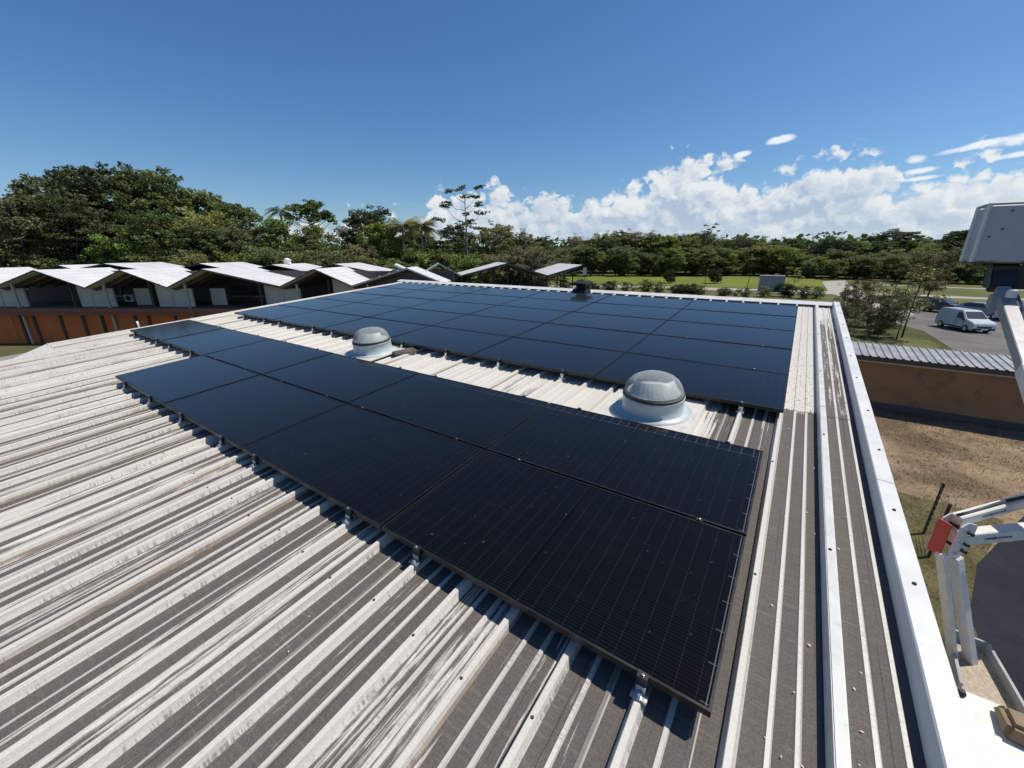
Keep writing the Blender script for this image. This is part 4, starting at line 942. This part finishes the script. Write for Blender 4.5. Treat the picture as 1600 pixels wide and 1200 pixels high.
# left forest, standing behind the folded roofs
LF = [('olive', 10, 47, 292, 'grey-green tree at the left edge of the picture, behind the folded roofs'),
      ('layer', 105, 50, 305, 'tree of layered dark foliage plates behind the second folded roof'),
      ('broad', 180, 58, 262, 'tallest broad dark tree on the left, crowning the forest'),
      ('broad2', 110, 62, 278, 'broad green tree left of the tallest forest tree'),
      ('broad', 250, 60, 272, 'broad tree on the right shoulder of the tallest forest tree'),
      ('broad2', 320, 62, 298, 'broad tree halfway down the slope of the left forest'),
      ('broad', 375, 64, 315, 'dark tree where the left forest drops in height'),
      ('layer', 245, 50, 325, 'low layered tree close behind the third folded roof'),
      ('small', 190, 48, 370, 'small leafy tree just above the folded roofs'),
      ('broad2', 430, 68, 340, 'rounded tree below the lone small palm'),
      ('umb', 496, 74, 309, 'flat-topped umbrella tree standing above the canopy'),
      ('palm', 449, 76, 316, 'lone small palm above the treetops'),
      ('broad2', 500, 66, 350, 'mid-height tree under the umbrella tree'),
      ('broad', 578, 66, 326, 'tall layered tree right of the umbrella tree'),
      ('broad2', 600, 60, 345, 'bright green tree in front of the tall layered tree'),
      ('fanpalm', 632, 58, 338, 'left fan palm of the pair behind the zigzag roofs'),
      ('fanpalm', 662, 56, 336, 'right fan palm of the pair behind the zigzag roofs'),
      ('broad', 650, 64, 352, 'dark tree behind the two fan palms'),
      ('layer', 705, 66, 350, 'spreading tree left of the tall double-trunked tree'),
      ('emerg', 730, 57, 284, 'tall sparse tree with a double bare trunk rising against the clouds'),
      ('olive', 775, 60, 352, 'olive tree right of the tall double-trunked tree'),
      ('olive', 815, 62, 362, 'olive-brown tree behind the right end of the zigzag canopy'),
      ('umb', 780, 74, 345, 'small flat tree peeping above the olive trees'),
      ('umb', 850, 100, 365, 'pale arching tree at the gap before the far forest')]
for kd, px, D, py, lb in LF:
    plant(kd, gp(px, D), topz(py, px, D), lb, 'trees of the left forest', wide=1.0 if kd in ('emerg', 'umb', 'palm') else .95)
for i in range(46):                          # fill of the left wood
    px = -40 + 23.5 * i * .9 + veg.uniform(-12, 12); 
    if px > 880: break
    D = veg.uniform(52, 84); base = np.interp(px, [0, 100, 200, 300, 400, 500, 600, 750, 880], [335, 312, 300, 326, 356, 378, 376, 384, 392])
    plant(veg.choice(['broad', 'broad2', 'layer', 'olive']), gp(px, D), max(5.5, topz(base + veg.uniform(0, 30), px, D)), 'leafy tree filling the wood behind the folded roofs', 'trees filling the left wood', wide=1.1)
for i in range(26):
    px = -20 + 36 * i + veg.uniform(-14, 14); D = veg.uniform(47, 56)
    if px > 870: break
    plant(veg.choice(['small', 'olive', 'small']), gp(px, D), veg.uniform(5.0, 6.6), 'low undergrowth tree at the foot of the left wood', 'undergrowth of the left wood', wide=1.3)
# far forest edge across the lawn
for i in range(64):
    px = 855 + 12.2 * i + veg.uniform(-6, 6); D = np.interp(px, [850, 1200, 1650], [128, 132, 112]) + veg.uniform(0, 26)
    base = np.interp(px, [850, 900, 980, 1100, 1180, 1250, 1330, 1390, 1450, 1520, 1650], [388, 368, 362, 362, 368, 374, 372, 366, 376, 360, 362])
    plant(veg.choice(['broad', 'broad2', 'layer', 'olive', 'broad']), gp(px, D), topz(base + veg.uniform(-3, 10), px, D), 'tree in the far forest edge beyond the lawn', 'trees of the far forest edge', wide=1.15)
for i in range(48):
    px = 880 + 15.6 * i + veg.uniform(-7, 7); D = np.interp(px, [850, 1200, 1300, 1650], [118, 126, 112, 104]) + veg.uniform(-2, 6)
    plant(veg.choice(['small', 'olive', 'small', 'broad2']), gp(px, D), veg.uniform(5.0, 8.0), 'low bushy tree along the foot of the far forest', 'low trees along the far forest', wide=1.5)
for i, (px, D, py) in enumerate(sorted([(1310, 108, 402), (1360, 106, 398), (1410, 100, 396), (1450, 92, 388), (1485, 96, 392), (1270, 112, 406), (1540, 90, 400), (1580, 90, 396)])):
    plant('small', gp(px, D), max(4, topz(py, px, D)), 'rounded bushy tree beyond the dull lawn, %s from the left' % NTH[i], 'bushy trees beyond the dull lawn', wide=1.6)
plant('umb', gp(1510, 96), topz(350, 1510, 96), 'flat-topped tree beside the lift basket', wide=1.4)
plant('umb', gp(1390, 136), topz(355, 1390, 136), 'flat-topped tree standing out of the far forest', wide=1.8)
plant('emerg', gp(1105, 132), topz(346, 1105, 132), 'thin bare-topped tree poking above the far forest', wide=.8)
# bushes on the lawn and near the path
for px, D, h_, lb in [(1050, 92, 2.6, 'dark round bush alone on the bright lawn, left of the other'), (1122, 92, 2.9, 'dark round bush alone on the bright lawn, right of the other')]:
    plant('darkbush', gp(px, D), h_, lb, 'round bushes on the lawn')
for i, (px, D, h_) in enumerate([(880, 60, 2.4), (915, 66, 2.6), (930, 62, 2.2), (955, 70, 2.0), (985, 70, 1.8), (1010, 68, 2.4), (1030, 66, 2.2), (1065, 64, 1.9), (1085, 64, 2.0), (1100, 63, 1.8), (1140, 60, 1.6), (1170, 60, 1.7), (1205, 62, 1.6), (1240, 62, 2.2), (1265, 60, 2.0), (1290, 60, 1.8)]):
    plant('shrub' if veg.random() < .6 else 'darkbush', gp(px, D), h_ * .85, 'low shrub just beyond the roof ridge, %s from the left' % NTH[i], 'shrubs beyond the ridge', wide=1.4)
for px, D, h_, lb in [(1362, 42, 3.6, 'slender-stemmed shrub by the curving path'), (1345, 37, 3.0, 'dense green shrub beyond the parapet corner'), (1385, 36, 2.8, 'leafy shrub in front of the pale path'),
                      (1430, 36, 3.2, 'loose shrub left of the parked van'), (1415, 33, 2.6, 'thin shrub above the shed roof'), (1470, 62, 6.4, 'bushy grey-green tree in front of the dull lawn')]:
    plant('bushy', gp(px, D), h_, lb, 'shrubs around the path', wide=1.0)
for px, D, h_, lb in [(1350, 31, 2.4, 'low twiggy bush right behind the parapet corner'), (1408, 31, 2.1, 'low twiggy bush beside the grass patch')]:
    plant('bushy', gp(px, D), h_, lb, 'bushes behind the parapet corner', wide=1.0)
for px, D, h_, lb in [(1448, 31, 5.4, 'leaning sapling with a thin dark stem left of the van'), (1400, 32, 4.0, 'young sapling behind the shed roof'), (1462, 68, 6.0, 'sapling standing between the path and the bushy tree'), (1440, 30, 3.6, 'short sapling next to the small grass patch'), (1250, 72, 4.0, 'sapling near the grey container')]:
    plant('sapling', gp(px, D), h_, lb, 'saplings beyond the shed')
for k in PR:
    if k not in used:
        for ch in list(PR[k].children): bpy.data.objects.remove(ch)
        bpy.data.objects.remove(PR[k])
# far wood closing the horizon
rng = np.random.default_rng(4); cs = []; ts = []
for i in range(900):
    a = rng.uniform(-1.25, 1.05); D = rng.uniform(170, 320); p = CAM + HD * D * math.cos(a) + RT * D * math.sin(a)
    hgt = rng.uniform(8, 13); n = 60; pt = rng.normal(size=(n, 3)) * np.array([2.6, 2.6, hgt * .30]); pt[:, 2] = np.clip(pt[:, 2] + hgt * .55, .3, hgt)
    cs.append(np.array([p.x, p.y, 0]) + pt); ts.append(np.full(n, rng.uniform(.1, .6)) + rng.normal(0, .1, n))
o = link('distant_wood', leaf_mesh('distant_wood', np.concatenate(cs), 2.0, np.concatenate(ts), .5, M['leaf_deep'], rng, .8)); kind(o, 'stuff'); tag(o, 'distant wood closing the horizon behind the forest edge', 'wood')
# dry grass tufts in the yard between the buildings
rng = np.random.default_rng(9); n = 42000
x = rng.uniform(.8, 11, n); y = rng.uniform(5, 20.3, n)
def in_yard(x, y): return (x < np.interp(y, [5, 8, 9.9, 14.4, 16.4, 20], [3.5, 3.6, 4.15, 6.4, 9, 12]))
keep = in_yard(x, y) & (rng.uniform(0, 1, n) < .35 + .65 * (np.sin(x * 1.7 + y * .9) * np.sin(y * 1.3 - x) > -.1)); x, y = x[keep], y[keep]; n = len(x)
a = rng.uniform(0, 6.28, n); hgt = rng.uniform(.015, .075, n); ww = rng.uniform(.004, .011, n); ln_ = rng.uniform(-.05, .05, (n, 2))
v = np.zeros((n, 4, 3)); ca, sa = np.cos(a) * ww, np.sin(a) * ww
v[:, 0] = np.stack([x - ca, y - sa, np.full(n, .006)], 1); v[:, 1] = np.stack([x + ca, y + sa, np.full(n, .006)], 1)
v[:, 2] = np.stack([x + ca * .3 + ln_[:, 0], y + sa * .3 + ln_[:, 1], hgt], 1); v[:, 3] = np.stack([x - ca * .3 + ln_[:, 0], y - sa * .3 + ln_[:, 1], hgt], 1)
o = link('dry_grass', quads('dry_grass', v, rng.uniform(0, 1, n), M['drygrass'])); kind(o, 'stuff'); tag(o, 'dry straw-coloured grass in the yard beside the roof', 'grass')
